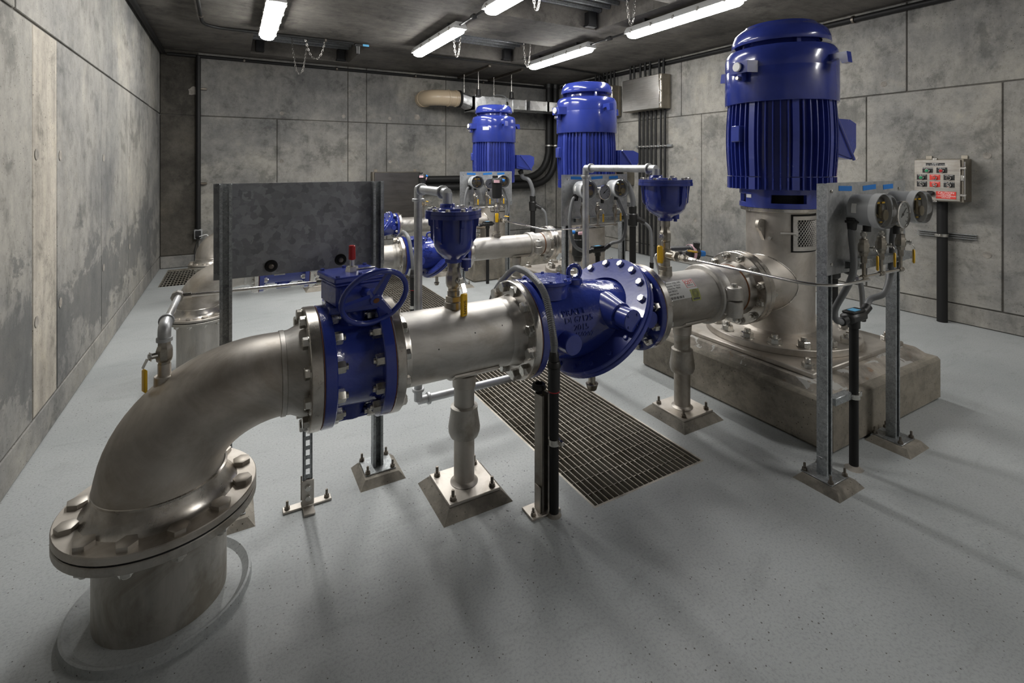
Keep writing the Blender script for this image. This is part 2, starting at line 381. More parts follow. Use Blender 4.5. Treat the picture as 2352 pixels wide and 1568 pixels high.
# ================================================================== the room
XL, XR, YB, YF, ZC = -0.98, 6.63, 9.6, -1.6, 3.5
GX0, GX1, GY0, GY1 = 1.53, 2.31, 1.89, 7.90        # trench grate
SX0, SX1, SY0, SY1 = -0.86, -0.18, 8.20, 9.48      # corner grate
def cells(xs, ys, holes, z, flip=False):
    mb = MB()
    for x0, x1 in zip(xs, xs[1:]):
        for y0, y1 in zip(ys, ys[1:]):
            cx, cy = (x0 + x1) / 2, (y0 + y1) / 2
            if any(a < cx < b and c < cy < d for a, b, c, d in holes): continue
            mb.add([(x0, y0, z), (x1, y0, z), (x1, y1, z), (x0, y1, z)], [(0, 1, 2, 3)])
    return mb
def pit(mb, h, z0, z1):
    a, b, c, d = h
    mb.add([(a, c, z0), (b, c, z0), (b, d, z0), (a, d, z0), (a, c, z1), (b, c, z1), (b, d, z1), (a, d, z1)],
           [(0, 1, 5, 4), (1, 2, 6, 5), (2, 3, 7, 6), (3, 0, 4, 7)])
fh = [(GX0, GX1, GY0, GY1), (SX0, SX1, SY0, SY1)]
mb = cells(sorted([XL - .1, XR + .1, GX0, GX1, SX0, SX1]), sorted([YF - .1, YB + .1, GY0, GY1, SY0, SY1]), fh, 0.0)
floor = struct('floor', mb, M_FLOOR)
mb = MB()
for h in fh:
    pit(mb, h, -.55, -.0); a, b, c, d = h
    mb.add([(a, c, -.55), (b, c, -.55), (b, d, -.55), (a, d, -.55)], [(0, 1, 2, 3)])
struct('trench', mb, M_PIT, floor)
# ceiling with four hatch openings
HATCH = [(2.85, 4.40, 6.45, 7.78), (2.82, 4.36, 4.05, 5.36), (2.82, 4.36, 1.65, 2.95), (.28, 1.85, 7.72, 9.28)]
xs = sorted({XL - .1, XR + .1} | {h[0] for h in HATCH} | {h[1] for h in HATCH}); ys = sorted({YF - .1, YB + .1} | {h[2] for h in HATCH} | {h[3] for h in HATCH})
mb = cells(xs, ys, HATCH, ZC)
for h in HATCH: pit(mb, h, ZC, 3.77)
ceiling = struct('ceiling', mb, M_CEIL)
# walls: a backing slab plus one panel per formwork sheet
def panel_wall(name, axis, face, back, rows, matf):
    lo = min(face, back); hi = max(face, back); mb = MB(); t = .022
    sgn = 1 if back > face else -1
    f2 = face + sgn * .012
    u0 = min(r[2][0] for r in rows); u1 = max(r[2][-1] for r in rows)
    def bx(a0, a1, u0, u1, z0, z1, bev):
        c = ((a0 + a1) / 2, (u0 + u1) / 2, (z0 + z1) / 2); d = (abs(a1 - a0), u1 - u0, z1 - z0)
        if axis == 'Y': c = (c[1], c[0], c[2]); d = (d[1], d[0], d[2])
        return MB().box(c, d, bev)
    wl = struct(name, bx(f2, back, u0, u1, 0, ZC + .02, 0), M_JOINT)
    for ri, (z0, z1, js) in enumerate(rows):
        for i, (a, b) in enumerate(zip(js, js[1:])):
            g = .007
            struct('panel', bx(face, face + sgn * t, a + g, b - g, z0 + g, z1 - g, .005), matf(ri, i), wl)
    return wl
rw = lambda ri, i: WALLS[(ri * 2 + i * 3 + (ri * i) % 2) % 4]
lj = [-1.6, -.1, 1.2, 2.5, 3.80, 4.254, 5.53, 6.836, 8.243, 9.6]
panel_wall('wall_left', 'X', XL, XL - .2, [(0, .2, [-1.6, 2.0, 6.2, 9.6]), (.2, 2.47, lj), (2.47, 3.5, [-1.6, 1.1, 3.54, 5.98, 8.42, 9.6])],
           lambda ri, i: M_BEIGE if (ri == 1 and i == 4) else (WALLS_L if ri == 1 else WALLS)[WALLS.index(rw(ri, i))])
panel_wall('wall_back', 'Y', YB, YB + .2, [(0, .2, [-.98, -.47, 2.25, 6.63]), (.2, 2.46, [-.98, -.47, .704, 1.908, 2.253, 2.637, 3.868, 5.10, 6.33, 6.63]),
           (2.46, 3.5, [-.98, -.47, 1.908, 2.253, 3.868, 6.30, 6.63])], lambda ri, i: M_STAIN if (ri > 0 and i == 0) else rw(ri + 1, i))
panel_wall('wall_right', 'X', XR, XR + .2, [(0, .2, [-1.6, 1.2, 5.0, 9.6]), (.2, 2.48, [-1.6, .65, 1.875, 3.082, 5.48, 7.46, 9.6]),
           (2.48, 3.5, [-1.6, .2, 2.673, 5.891, 8.3, 9.6])], lambda ri, i: rw(ri + 1, i + 1))
panel_wall('wall_front', 'Y', YF, YF - .2, [(0, 3.5, [-.98, .24, 1.46, 2.68, 3.9, 5.1, 6.63])], lambda ri, i: M_REAR)
# form-tie plugs on the walls
tie = MB().lathe([(0, 0), (.030, 0), (.034, .003), (.026, .004), (.020, .0015), (0, .001)], 20)
tm = tie.mesh('tie_plug'); tm.materials.append(M_GROUT)
WO = {o.name: o for o in COL.objects}
for nm, pts, M in (('wall_left', [(XL, y, z) for y in (3.86, 4.32, 5.6, 6.9, 8.3) for z in (.75, 1.72)], R(pi / 2, 'Y')),
                   ('wall_right', [(XR, y, z) for y in (3.2, 1.99, 5.6, 7.3) for z in (.75, 1.75)] + [(XR, 2.9, 2.6), (XR, 4.4, 3.35)], R(-pi / 2, 'Y')),
                   ('wall_back', [(x, YB, z) for x in (.78, 1.83, 2.7, 3.8, 4.6) for z in (1.72, 2.56)], R(pi / 2, 'X'))):
    for p in pts: put('tie_plug', tm, WO[nm], T(*p) @ M)
# white putty scars on the back wall
for x, z, s in ((-.53, 2.86, .09), (3.25, 2.62, .07), (4.9, 2.25, .08), (5.6, 2.2, .06), (4.6, 3.18, .10)):
    k = 13; po = [(s * random.uniform(.6, 1.1) * math.cos(2 * pi * i / k), s * random.uniform(.6, 1.1) * math.sin(2 * pi * i / k)) for i in range(k)]
    o = struct('putty_patch', MB().prism(po, .003, T(x, YB, z) @ R(pi / 2, 'X')), M_GROUT, WO['wall_back'])
# ------------------------------------------------------------------ trench grating
def grate(name, label, x0, x1, y0, y1, nb, rod, cat='grate', rz=-.012, rw_=.005, rm=None):
    t = thing(name, label, cat, ((x0 + x1) / 2, (y0 + y1) / 2, 0)); e = .012
    mb = MB()
    for a, b, c, d in ((x0, x0 + .012, y0, y1), (x1 - .012, x1, y0, y1), (x0 + .012, x1 - .012, y0, y0 + .012), (x0 + .012, x1 - .012, y1 - .012, y1)):
        mb.box(((a + b) / 2, (c + d) / 2, -.018), (b - a, d - c, .036))
    part('frame', mb, M_GRATE, t)
    bar = shared(name + '_bar%.2f' % x0, lambda: MB().box((0, 0, 0), (.006, y1 - y0 - .03, .032), .0015), M_GRATE)
    for i in range(nb):
        x = x0 + (x1 - x0) * (i + 1) / (nb + 1); put('bar', bar, t, T(x, (y0 + y1) / 2, -.018))
    rd = shared(name + '_rod%.2f' % x0, lambda: MB().box((0, 0, 0), (x1 - x0 - .028, rw_, .006), .001), rm or M_BOLTD)
    n = int((y1 - y0) / rod)
    for i in range(1, n): put('cross_rod', rd, t, T((x0 + x1) / 2, y0 + (y1 - y0) * i / n, rz))
    return t
grate('floor_grate', 'long steel bar grating over the floor trench under the pipes', GX0, GX1, GY0, GY1, 22, .105)
grate('floor_grate', 'small steel grate in the floor by the far left corner', SX0, SX1, SY0, SY1, 16, .14, rz=-.003, rw_=.02, rm=M_GRATE)
# ------------------------------------------------------------------ hatches, chains
def link_mesh():
    mb = MB(); P = [(math.cos(a) * .010, math.sin(a) * .010 + (.012 if math.sin(a) >= 0 else -.012), 0) for a in [2 * pi * i / 14 for i in range(14)]]
    return mb.tube(P, .0036, 6, closed=True)
LK = link_mesh()
def chain(x, y, ztop, zbot, wd, label, axis='X'):
    mb = MB(); n = 40; pts = []
    for i in range(n + 1):
        s = -1 + 2 * i / n; pts.append(Vector((x + (s * wd if axis == 'X' else 0), y + (s * wd if axis == 'Y' else 0), zbot + (ztop - zbot) * abs(s) ** 2.4)))
    L = [0]
    for a, b in zip(pts, pts[1:]): L.append(L[-1] + (b - a).length)
    k = int(L[-1] / .033)
    for q in range(k):
        d = L[-1] * (q + .5) / k; j = max(i for i in range(n) if L[i] <= d); u = (d - L[j]) / (L[j + 1] - L[j])
        p = pts[j].lerp(pts[j + 1], u); dr = (pts[j + 1] - pts[j]).normalized()
        M = T(*p) @ dr.to_track_quat('Y', 'Z').to_matrix().to_4x4() @ R(pi / 2 * (q % 2) + .3, 'Y')
        mb.add(LK.v, LK.f, M)
    return single('hanging_chain', mb, M_CHAIN, label, 'chain', (x, y, ztop))
for i, (h, lab) in enumerate(zip(HATCH, ['ribbed ceiling hatch above the farthest motor', 'ribbed ceiling hatch above the middle motor', None, 'dark ceiling hatch at the far left of the room'])):
    a, b, c, d = h
    if lab is None:
        lab = 'ribbed ceiling hatch above the nearest motor'
    t = thing('ceiling_hatch', lab, 'hatch', ((a + b) / 2, (c + d) / 2, 3.8), group='ceiling hatches')
    part('cover', MB().box(((a + b) / 2, (c + d) / 2, 3.785), (b - a + .06, d - c + .06, .04)), M_CEIL, t)
    rib = shared('rib_%.2f' % (b - a), lambda: MB().box((0, 0, 0), (b - a - .02, .035, .05), .004), M_STRUT)
    for k in range(7): put('rib', rib, t, T((a + b) / 2, c + .14 + (d - c - .26) * k / 6, 3.735))
    part('hinge_box', MB().box((b - .14, d - .06, 3.62), (.13, .11, .18), .01).box((b - .14, d - .055, 3.525), (.16, .1, .03), .006), M_DARK, t)
    if i == 3: part('hinge_box', MB().box((a + .14, d - .06, 3.62), (.13, .11, .18), .01), M_DARK, t)
chain(2.755, 6.42, 3.5, 3.17, .055, 'steel chain loop at the left end of the far hatch', 'X')
chain(3.90, 6.42, 3.5, 3.14, .06, 'steel chain loop hanging between the two far right lamps', 'X')
chain(2.60, 4.10, 3.5, 3.17, .055, 'steel chain loop above the middle motor near the top edge', 'X')
chain(3.75, 4.02, 3.5, 3.17, .06, 'steel chain loop at the near right lamp', 'X')
chain(1.07, 7.68, 3.5, 3.20, .14, 'wide steel chain loop below the dark left hatch', 'X')
chain(.96, 8.60, 3.74, 3.12, .12, 'dark chain loop farther back below the left hatch', 'X')
# ------------------------------------------------------------------ lamps
def lamp(x, yc, label):
    L = 1.64; y0 = yc - L / 2; t = thing('ceiling_lamp', label, 'lamp', (x, yc, 3.5), group='vapour-tight strip lamps')
    A = [(-.095, .0), (-.095, .02), (-.06, .075), (.06, .075), (.095, .02), (.095, .0)]
    part('housing', MB().prism(A, L, T(x, y0 + L, 3.375) @ R(pi / 2, 'X')).box((x, yc, 3.372), (.205, L + .012, .014), .005), M_HOUS, t)
    n = 10; B = [(-.085 * math.cos(pi * i / n), -.062 * math.sin(pi * i / n) ** .6) for i in range(n + 1)]
    def sect(k, q): return [(x + u * k, q, 3.366 + v * k) for u, v in B]
    mb = MB(); st = [(.35, y0 + .012), (.8, y0 + .02), (1, y0 + .06), (1, y0 + L - .06), (.8, y0 + L - .02), (.35, y0 + L - .012)]
    vs = [p for k, q in st for p in sect(k, q)]; m = n + 1
    fs = [(a * m + i, a * m + i + 1, (a + 1) * m + i + 1, (a + 1) * m + i) for a in range(len(st) - 1) for i in range(n)] + [tuple(range(m)), tuple((len(st) - 1) * m + i for i in range(m))]
    part('lens', mb.add(vs, fs), M_LENS, t, 'glowing white diffuser lens')
    clip = shared('lamp_clip', lambda: MB().box((0, 0, 0), (.012, .03, .05), .003), M_BOLT)
    for k in range(5):
        for s in (-1, 1): put('clip', clip, t, T(x + s * .103, y0 + .12 + (L - .24) * k / 4, 3.378))
    part('conduit', MB().tube([(x, y0 + .02, 3.41), (x, max(y0 - .80, YF), 3.41)], .013, 10).box((x, y0 - .4, 3.41), (.06, .1, .05), .01), M_BLKP, t)
    for yy in (y0 + .3, y0 + L - .3): part('bracket', MB().box((x, yy, 3.475), (.1, .04, .06)), M_BLKP, t)
    return t
LY = (6.55, 4.10)
LL = {(.42, 6.55): 'strip lamp on the left of the ceiling', (2.5, 6.55): 'strip lamp beside the far hatch, left of it', (2.5, 4.10): 'strip lamp cut off by the top edge, in the middle row',
      (4.57, 6.55): 'strip lamp above the middle motor, right of the far hatch', (4.57, 4.10): 'long strip lamp at the top right, nearest the big motor'}
for x in (.42, 2.5, 4.57):
    for y in LY: lamp(x, y, LL.get((x, y), 'strip lamp out of the picture, above the elbows'))
lamp(4.57, -.70, 'added strip lamp behind the camera for fill light')  # unseen lamp, added to brighten the near faces
# ------------------------------------------------------------------ ceiling conduits
def pipe_thing(name, pts, r, m, label, cat, bendr=.08, n=12, clips=(), clipr=None, group=None, smoothp=False):
    loc = tuple(pts[0]); t = thing(name, label, cat, loc, group=group)
    P = spline(pts, 8) if smoothp else bend(pts, bendr)
    part('pipe', MB().tube(P, r, n), m, t)
    for c, d in clips:
        part('clamp', MB().ring(Vector(c) - Vector(d).normalized() * .012, d, r * 1.35, r * .98, .024, 16), M_BOLTD, t)
    return t
pipe_thing('ceiling_conduit', [(XL + .05, -1.5, 3.44), (XL + .05, YB - .05, 3.44)], .032, M_BLKP, 'black conduit along the top of the left wall', 'conduit')
pipe_thing('ceiling_conduit', [(XL + .1, YB - .045, 3.425), (6.25, YB - .045, 3.425)], .026, M_BLKP, 'black conduit along the top of the back wall', 'conduit', clips=[((x, YB - .045, 3.425), (1, 0, 0)) for x in (.2, 1.7, 3.2, 4.7)])
pipe_thing('ceiling_conduit', [(XR - .05, -1.5, 3.42), (XR - .05, 9.3, 3.42)], .034, M_BLKP, 'black conduit along the top of the right wall', 'conduit', clips=[((XR - .05, y, 3.42), (0, 1, 0)) for y in (1.5, 3.2, 4.8)])
pipe_thing('ceiling_conduit', [(-.31, 4.5, 3.47), (-.32, 7.64, 3.47), (1.6, 7.60, 3.47)], .02, M_BLKP, 'thin black conduit bending across the left of the ceiling', 'conduit', .3, clips=[((-.315, 7.1, 3.47), (0, 1, 0)), ((1.2, 7.61, 3.47), (1, 0, 0))])
pipe_thing('ceiling_conduit', [(2.6, 7.83, 3.47), (4.9, 7.83, 3.47), (5.2, 7.62, 3.47), (6.4, 7.75, 3.47), (6.58, 7.75, 3.3)], .017, M_BLKP, 'thin black conduit on the ceiling behind the far hatch', 'conduit', .1)
# low detector by the left hatch
t = thing('ceiling_detector', 'small black detector with a cyan mark by the left hatch', 'detector', (1.72, 7.62, 3.47))
part('body', MB().box((1.72, 7.62, 3.45), (.22, .07, .05), .015).cyl((1.66, 7.62, 3.43), (1.66, 7.62, 3.32), .04, .03, 14), M_BLK, t)
part('mark', MB().box((1.77, 7.583, 3.452), (.09, .004, .03)), M_CYAN, t)
# vertical conduit with outlet, back wall left
t = thing('wall_conduit', 'black vertical conduit on the back wall by the left corner', 'conduit', (-.46, 9.55, .55))
part('pipe', MB().tube([(-.46, 9.545, 3.43), (-.46, 9.545, .60)], .036, 14), M_BLKP, t)
for z in (1.35, 2.9): part('clamp', MB().box((-.42, 9.57, z), (.16, .04, .035), .006), M_BOLTD, t)
t = thing('socket_outlet', 'grey weatherproof socket box under the black wall conduit', 'socket', (-.46, 9.53, .5))
part('box', MB().box((-.46, 9.55, .53), (.12, .09, .16), .01), M_SHEET, t)
part('cover', MB().box((-.46, 9.5, .53), (.08, .02, .12), .006).cyl((-.46, 9.49, .49), (-.46, 9.46, .47), .025, n=12), M_DARK, t)
t = thing('power_cord', 'black power cord hanging from the corner socket', 'cord', (-.46, 9.46, .47))
part('cable', MB().tube(spline([(-.46, 9.46, .47), (-.50, 9.44, .3), (-.50, 9.40, .06), (-.46, 9.3, .012), (-.38, 9.1, .012)]), .008, 8), M_BLK, t)
part('plug', MB().cyl((-.30, 9.44, .36), (-.30, 9.44, .30), .016, .03, 12).tube(spline([(-.44, 9.46, .50), (-.33, 9.44, .52), (-.30, 9.44, .36)]), .007, 8), M_LBLW, t)
# ================================================================== pump lines
LINES = [dict(k=0, Y=2.31, z=.78, R=.170, RF=.257, n=12, rR=.212, rRF=.318, rn=12, zf=.341, f1=(.274, .322), v=(.325, .610), f2=(.613, .655), f3=(1.300, 1.342), cv=(1.345, 2.197),
              f4=(2.200, 2.245), cp=(2.79, 2.87), we=3.07, f5=(3.13, 3.180), f6=(3.183, 3.232), rb=.30, tank=.236, mR=.389, mz=1.340, w='nearest', sup=(1.03, 2.607)),
         dict(k=1, Y=4.70, z=.775, R=.117, RF=.190, n=8, rR=.148, rRF=.222, rn=12, zf=.425, f1=(.165, .200), v=(.203, .585), f2=(.588, .622), f3=(1.39, 1.428), cv=(1.431, 2.090),
              f4=(2.093, 2.130), cp=(2.86, 2.93), we=3.03, f5=(3.09, 3.130), f6=(3.133, 3.175), rb=.225, tank=.216, mR=.354, mz=1.250, w='middle', sup=(1.03, 2.72)),
         dict(k=2, Y=7.09, z=.775, R=.112, RF=.185, n=8, rR=.148, rRF=.222, rn=12, zf=.425, f1=(.165, .200), v=(.203, .585), f2=(.588, .622), f3=(1.39, 1.428), cv=(1.431, 2.090),
              f4=(2.093, 2.130), cp=(2.86, 2.93), we=3.03, f5=(3.09, 3.130), f6=(3.133, 3.175), rb=.225, tank=.216, mR=.352, mz=1.235, w='farthest', sup=(1.03, 2.72))]
XE, XP = -.226, 3.68
def HL(mb, prof, L, n=48, closed=False):      # lathe along X, prof (x, r)
    return mb.lathe([(r, x) for x, r in prof], n, T(0, L['Y'], L['z']) @ align((1, 0, 0)), closed=closed)
def flange(parent, L, x0, x1, m, bolts=0, ro=None, bore=None, head=None, name='flange'):
    ro = ro or L['RF']; ri = bore or L['R'] * .96; b = .004
    o = part(name, HL(MB(), [(x0, ri), (x0, ro - b), (x0 + b, ro), (x1 - b, ro), (x1, ro - b), (x1, ri)], L, 64, True), m, parent)
    if bolts:
        s = L['RF'] / .257; me = head or bolt_mesh(.025 * s, .021 * s)
        x = x0 if bolts < 0 else x1
        bolt_circle(o, (x, L['Y'], L['z']), (bolts, 0, 0), ro * .872, L['n'], me)
    return o
def loft(mb, rings, Y, n=48):     # rings: (cx, cz, tilt, r)
    vs = []
    for cx, cz, t, r in rings:
        for i in range(n):
            a = 2 * pi * i / n; vs.append((cx + r * math.sin(a) * math.sin(t), Y + r * math.cos(a), cz + r * math.sin(a) * math.cos(t)))
    fs = [(k * n + i, k * n + (i + 1) % n, (k + 1) * n + (i + 1) % n, (k + 1) * n + i) for k in range(len(rings) - 1) for i in range(n)]
    fs += [tuple(range(n)), tuple((len(rings) - 1) * n + i for i in range(n))]
    return mb.add(vs, fs)
WD = {'nearest': 'the big nearest pipe line', 'middle': 'the middle pipe line', 'farthest': 'the farthest pipe line'}
def riser(L):
    Y, z = L['Y'], L['zf']; r, rf = L['rR'], L['rRF']; s = rf / .318
    t = thing('floor_riser_pipe', 'dull steel riser pipe with flange rising from the floor on ' + WD[L['w']], 'pipe', (XE, Y, 0), group='riser pipes')
    part('pipe', MB().lathe([(r, 0), (r, z)], 56, T(XE, Y, 0)), M_SSR, t)
    part('floor_collar', MB().lathe([(r, .012), (r + .055 * s, .010), (r + .078 * s, .030), (r + .086 * s, .028), (r + .09 * s, 0)], 56, T(XE, Y, 0)), M_FLOOR, t)
    h = .031 * s
    fl = part('flange', MB().ring((XE, Y, z), (0, 0, 1), rf, r * .95, h, 64, .003), M_SSR, t)
    nut = bolt_mesh(.027 * s, .022 * s, True, .012 * s)
    bolt_circle(fl, (XE, Y, z), (0, 0, -1), rf * .865, L['rn'], nut, name='nut')
    part('gasket', MB().ring((XE, Y, z + h), (0, 0, 1), rf * .985, r, .006, 56), M_RUB, t)
    z1 = z + h + .006
    e = thing('pipe_elbow', 'large brushed steel reducing elbow turning down to the floor on ' + WD[L['w']], 'pipe elbow', (XE, Y, z1), group='pipe elbows')
    fl = part('flange', MB().ring((XE, Y, z1), (0, 0, 1), rf, r * .95, h * .9, 64, .003), M_SSD, e)
    bolt_circle(fl, (XE, Y, z1 + h * .9), (0, 0, 1), rf * .865, L['rn'], bolt_mesh(.034 * s, .019 * s, False, 0, M_SSD))
    zt = L['z'] - L['rb']; zw = min(z1 + .105 * s, zt - .004)
    part('neck', MB().lathe([(r * 1.19, z1 + h * .85), (r * 1.15, z1 + h), (r * 1.09, z1 + h + .012 * s), (r * 1.03, z1 + .07 * s), (r, zw)], 56, T(XE, Y, 0)), M_SSF, e)
    xe = L['f1'][0] - .09 * s; ra = (xe - XE) * .95
    pts = [Vector((XE, Y, zw))] + [Vector((XE + ra - ra * math.cos(pi / 2 * i / 20), Y, zt + L['rb'] * math.sin(pi / 2 * i / 20))) for i in range(21)]
    pts += [Vector((XE + ra + (xe - XE - ra) * q, Y, L['z'])) for q in (.5, 1)]
    n = len(pts); rr = [r + (L['R'] * .985 - r) * (max(0, min(1, (i - 1) / (n - 4))) ** .8) for i in range(n)]
    part('elbow', MB().tube(pts, rr, 56, cap=False), M_SSD, e)
    part('weld_bead', HL(MB(), [(xe - .008, L['R'] * .97), (xe - .005, L['R'] * 1.012), (xe + .012, L['R'] * 1.014), (xe + .016, L['R'] * .97)], L, 56), M_SS, e)
    part('weld_bead', MB().lathe([(r * .98, zw - .004), (r * 1.012, zw), (r * 1.012, zw + .008), (r * .98, zw + .012)], 56, T(XE, Y, 0)), M_SSF, e)
    part('valve_neck', HL(MB(), [(xe, L['R'] * .985), (xe + .03 * s, L['R'] * 1.0), (L['f1'][0] - .015, L['R'] * 1.12), (L['f1'][0] + .004, L['R'] * 1.14)], L, 56), M_SS, e)
    flange(e, L, *L['f1'], M_SSF, -1, name='valve_flange')
def butterfly(L):
    x0, x1 = L['v']; s = L['RF'] / .257; Y, z = L['Y'], L['z']; fw = .048 * s; xc = (x0 + x1) / 2; R_ = L['R'] * 1.12
    t = thing('butterfly_valve', {'nearest': 'blue butterfly valve with handwheel gearbox on the nearest pipe line', 'middle': 'blue butterfly valve behind the dark panel on the middle pipe line',
                                  'farthest': 'blue butterfly valve on the farthest pipe line by the left elbow'}[L['w']], 'valve', (xc, Y, z), group='butterfly valves')
    for xg in (x0 - .003, x1): part('gasket', HL(MB(), [(xg, R_ * .9), (xg, L['RF'] * .988), (xg + .003, L['RF'] * .988), (xg + .003, R_ * .9)], L, 56, True), M_RUST, t)
    part('body', HL(MB(), [(x0 + fw * .6, R_ * 1.08), (x0 + fw, R_ * 1.08), (x0 + fw + .02 * s, R_), (x1 - fw - .02 * s, R_), (x1 - fw, R_ * 1.08), (x1 - fw * .6, R_ * 1.08)], L, 56), M_BLUER, t)
    nut = bolt_mesh(.027 * s, .034 * s, False, .012 * s)
    flange(t, L, x0, x0 + fw, M_BLUER, 1, head=nut); flange(t, L, x1 - fw, x1, M_BLUER, -1, head=nut)
    part('lower_trunnion', MB().cyl((xc, Y, z - R_ + .02), (xc, Y, z - R_ - .05 * s), .072 * s, .066 * s, 24, .004).box((xc, Y, z - R_ - .04 * s), (.16 * s, .12 * s, .02 * s), .004), M_BLUER, t)
    top = z + R_; zg = top + .075 * s
    part('bonnet', MB().cyl((xc, Y, top - .03), (xc, Y, zg), .075 * s, .07 * s, 24).box((xc, Y, zg - .012 * s), (.21 * s, .20 * s, .03 * s), .006), M_BLUER, t)
    mb = MB(); G = T(xc + .01, Y, zg) @ R(.18, 'Z')
    mb.box((0, 0, .05 * s), (.215 * s, .20 * s, .10 * s), .012 * s, G).box((0, 0, .122 * s), (.24 * s, .225 * s, .026 * s), .006, G).box((0, 0, .102 * s), (.228 * s, .214 * s, .012 * s), .004, G)
    mb.box((-.045 * s, -.09 * s, .05 * s), (.1 * s, .05 * s, .08 * s), .01, G)
    g = part('gearbox', mb, M_BLUE, t)
    bm_ = bolt_mesh(.010 * s, .008 * s, False, 0, M_BLUE)
    for a in (-.1, 0, .1):
        for b in (-.095, .095): put('cover_screw', bm_, g, G @ T(a * s, b * s, .135 * s))
    mb = MB(); mb.cyl(G @ Vector((0, 0, .135 * s)), G @ Vector((0, 0, .155 * s)), .03 * s, .026 * s, 6); mb.cyl(G @ Vector((0, 0, .155 * s)), G @ Vector((0, 0, .19 * s)), .011 * s, n=12)
    mb.box((.07 * s, .0, .139 * s), (.08 * s, .012 * s, .006 * s), .002, G)
    part('stem', mb, M_BOLT, t)
    part('indicator_cap', MB().cyl(G @ Vector((0, 0, .185 * s)), G @ Vector((0, 0, .25 * s)), .016 * s, .0145 * s, 16, .003), M_RED, t)
    # handwheel: hub, three spokes, rim, leaning a little forward
    hc = G @ Vector((.012 * s, -.215 * s, .055 * s)); W = T(*hc) @ R(.12, 'Z') @ R(pi / 2 + .48, 'X'); rw_ = .138 * s
    wh = part('handwheel', MB().tube([W @ Vector((rw_ * math.cos(2 * pi * i / 40), rw_ * math.sin(2 * pi * i / 40), 0)) for i in range(40)], .0122 * s, 12, closed=True), M_BLUES, t)
    mb = MB(); mb.cyl(W @ Vector((0, 0, .018 * s)), W @ Vector((0, 0, -.03 * s)), .027 * s, .03 * s, 20, .003); mb.cyl(W @ Vector((0, 0, -.02 * s)), G @ Vector((.012 * s, -.08 * s, .055 * s)), .016 * s, .026 * s, 16)
    part('hub', mb, M_BLUES, wh)
    part('hub_bore', MB().cyl(W @ Vector((0, 0, .016 * s)), W @ Vector((0, 0, .0195 * s)), .013 * s, n=16), M_RUST, wh)
    for a in (1.25, 1.25 + 2 * pi / 3, 1.25 + 4 * pi / 3):
        A = W @ R(a, 'Z'); q = MB(); w0, w1 = .021 * s, .013 * s
        q.add([A @ Vector(p) for p in ((.02 * s, -w0, -.006), (.02 * s, w0, -.006), (rw_, w1, -.005), (rw_, -w1, -.005), (.02 * s, -w0 * .8, .010), (.02 * s, w0 * .8, .010), (rw_, w1 * .7, .006), (rw_, -w1 * .7, .006))],
              [(0, 1, 2, 3), (4, 5, 6, 7), (0, 1, 5, 4), (1, 2, 6, 5), (2, 3, 7, 6), (3, 0, 4, 7)])
        part('spoke', q, M_BLUES, wh)
def spool(L):
    Y, z, Rr = L['Y'], L['z'], L['R']; s = L['RF'] / .257
    t = thing('pipe_spool', 'flanged stainless pipe spool between the two blue valves on ' + WD[L['w']], 'pipe', ((L['f2'][1] + L['f3'][0]) / 2, Y, z), group='pipe spools')
    a, b = L['f2'][1], L['f3'][0]; w = .045 * s
    flange(t, L, *L['f2'], M_SSF, 1); flange(t, L, *L['f3'], M_SSF, -1, head=bolt_mesh(.029 * s, .027 * s, False))
    part('pipe', HL(MB(), [(a + w, Rr), (b - w - .02, Rr)], L, 64), M_SS, t)
    part('weld_neck', HL(MB(), [(a - .003, Rr * 1.08), (a + .01, Rr * 1.07), (a + w - .01, Rr * 1.01), (a + w, Rr * 1.012), (a + w + .008, Rr * .99)], L, 56), M_SSF, t)
    part('weld_neck', HL(MB(), [(b - w - .03, Rr * .99), (b - w - .022, Rr * 1.014), (b - w, Rr * 1.012), (b - w + .012, Rr * 1.03), (b - .012, Rr * 1.055), (b + .003, Rr * 1.08)], L, 56), M_SS, t)
    part('boss', MB().cyl((.972, Y, z + Rr * .93), (.972, Y, z + Rr + .028), .047 * s, .045 * s, 28, .003), M_BRASS, t)
    if L['k'] == 0:   # small ink ticks on the pipe
        for xx, aa in ((.83, .2), (1.02, .45), (1.17, .52)):
            p = Vector((xx, Y - (Rr + .0006) * math.cos(aa), z + (Rr + .0006) * math.sin(aa))); part('ink_mark', MB().box((0, 0, 0), (.004, .0012, .006), 0, T(*p) @ R(-aa, 'X')), M_INK, t)
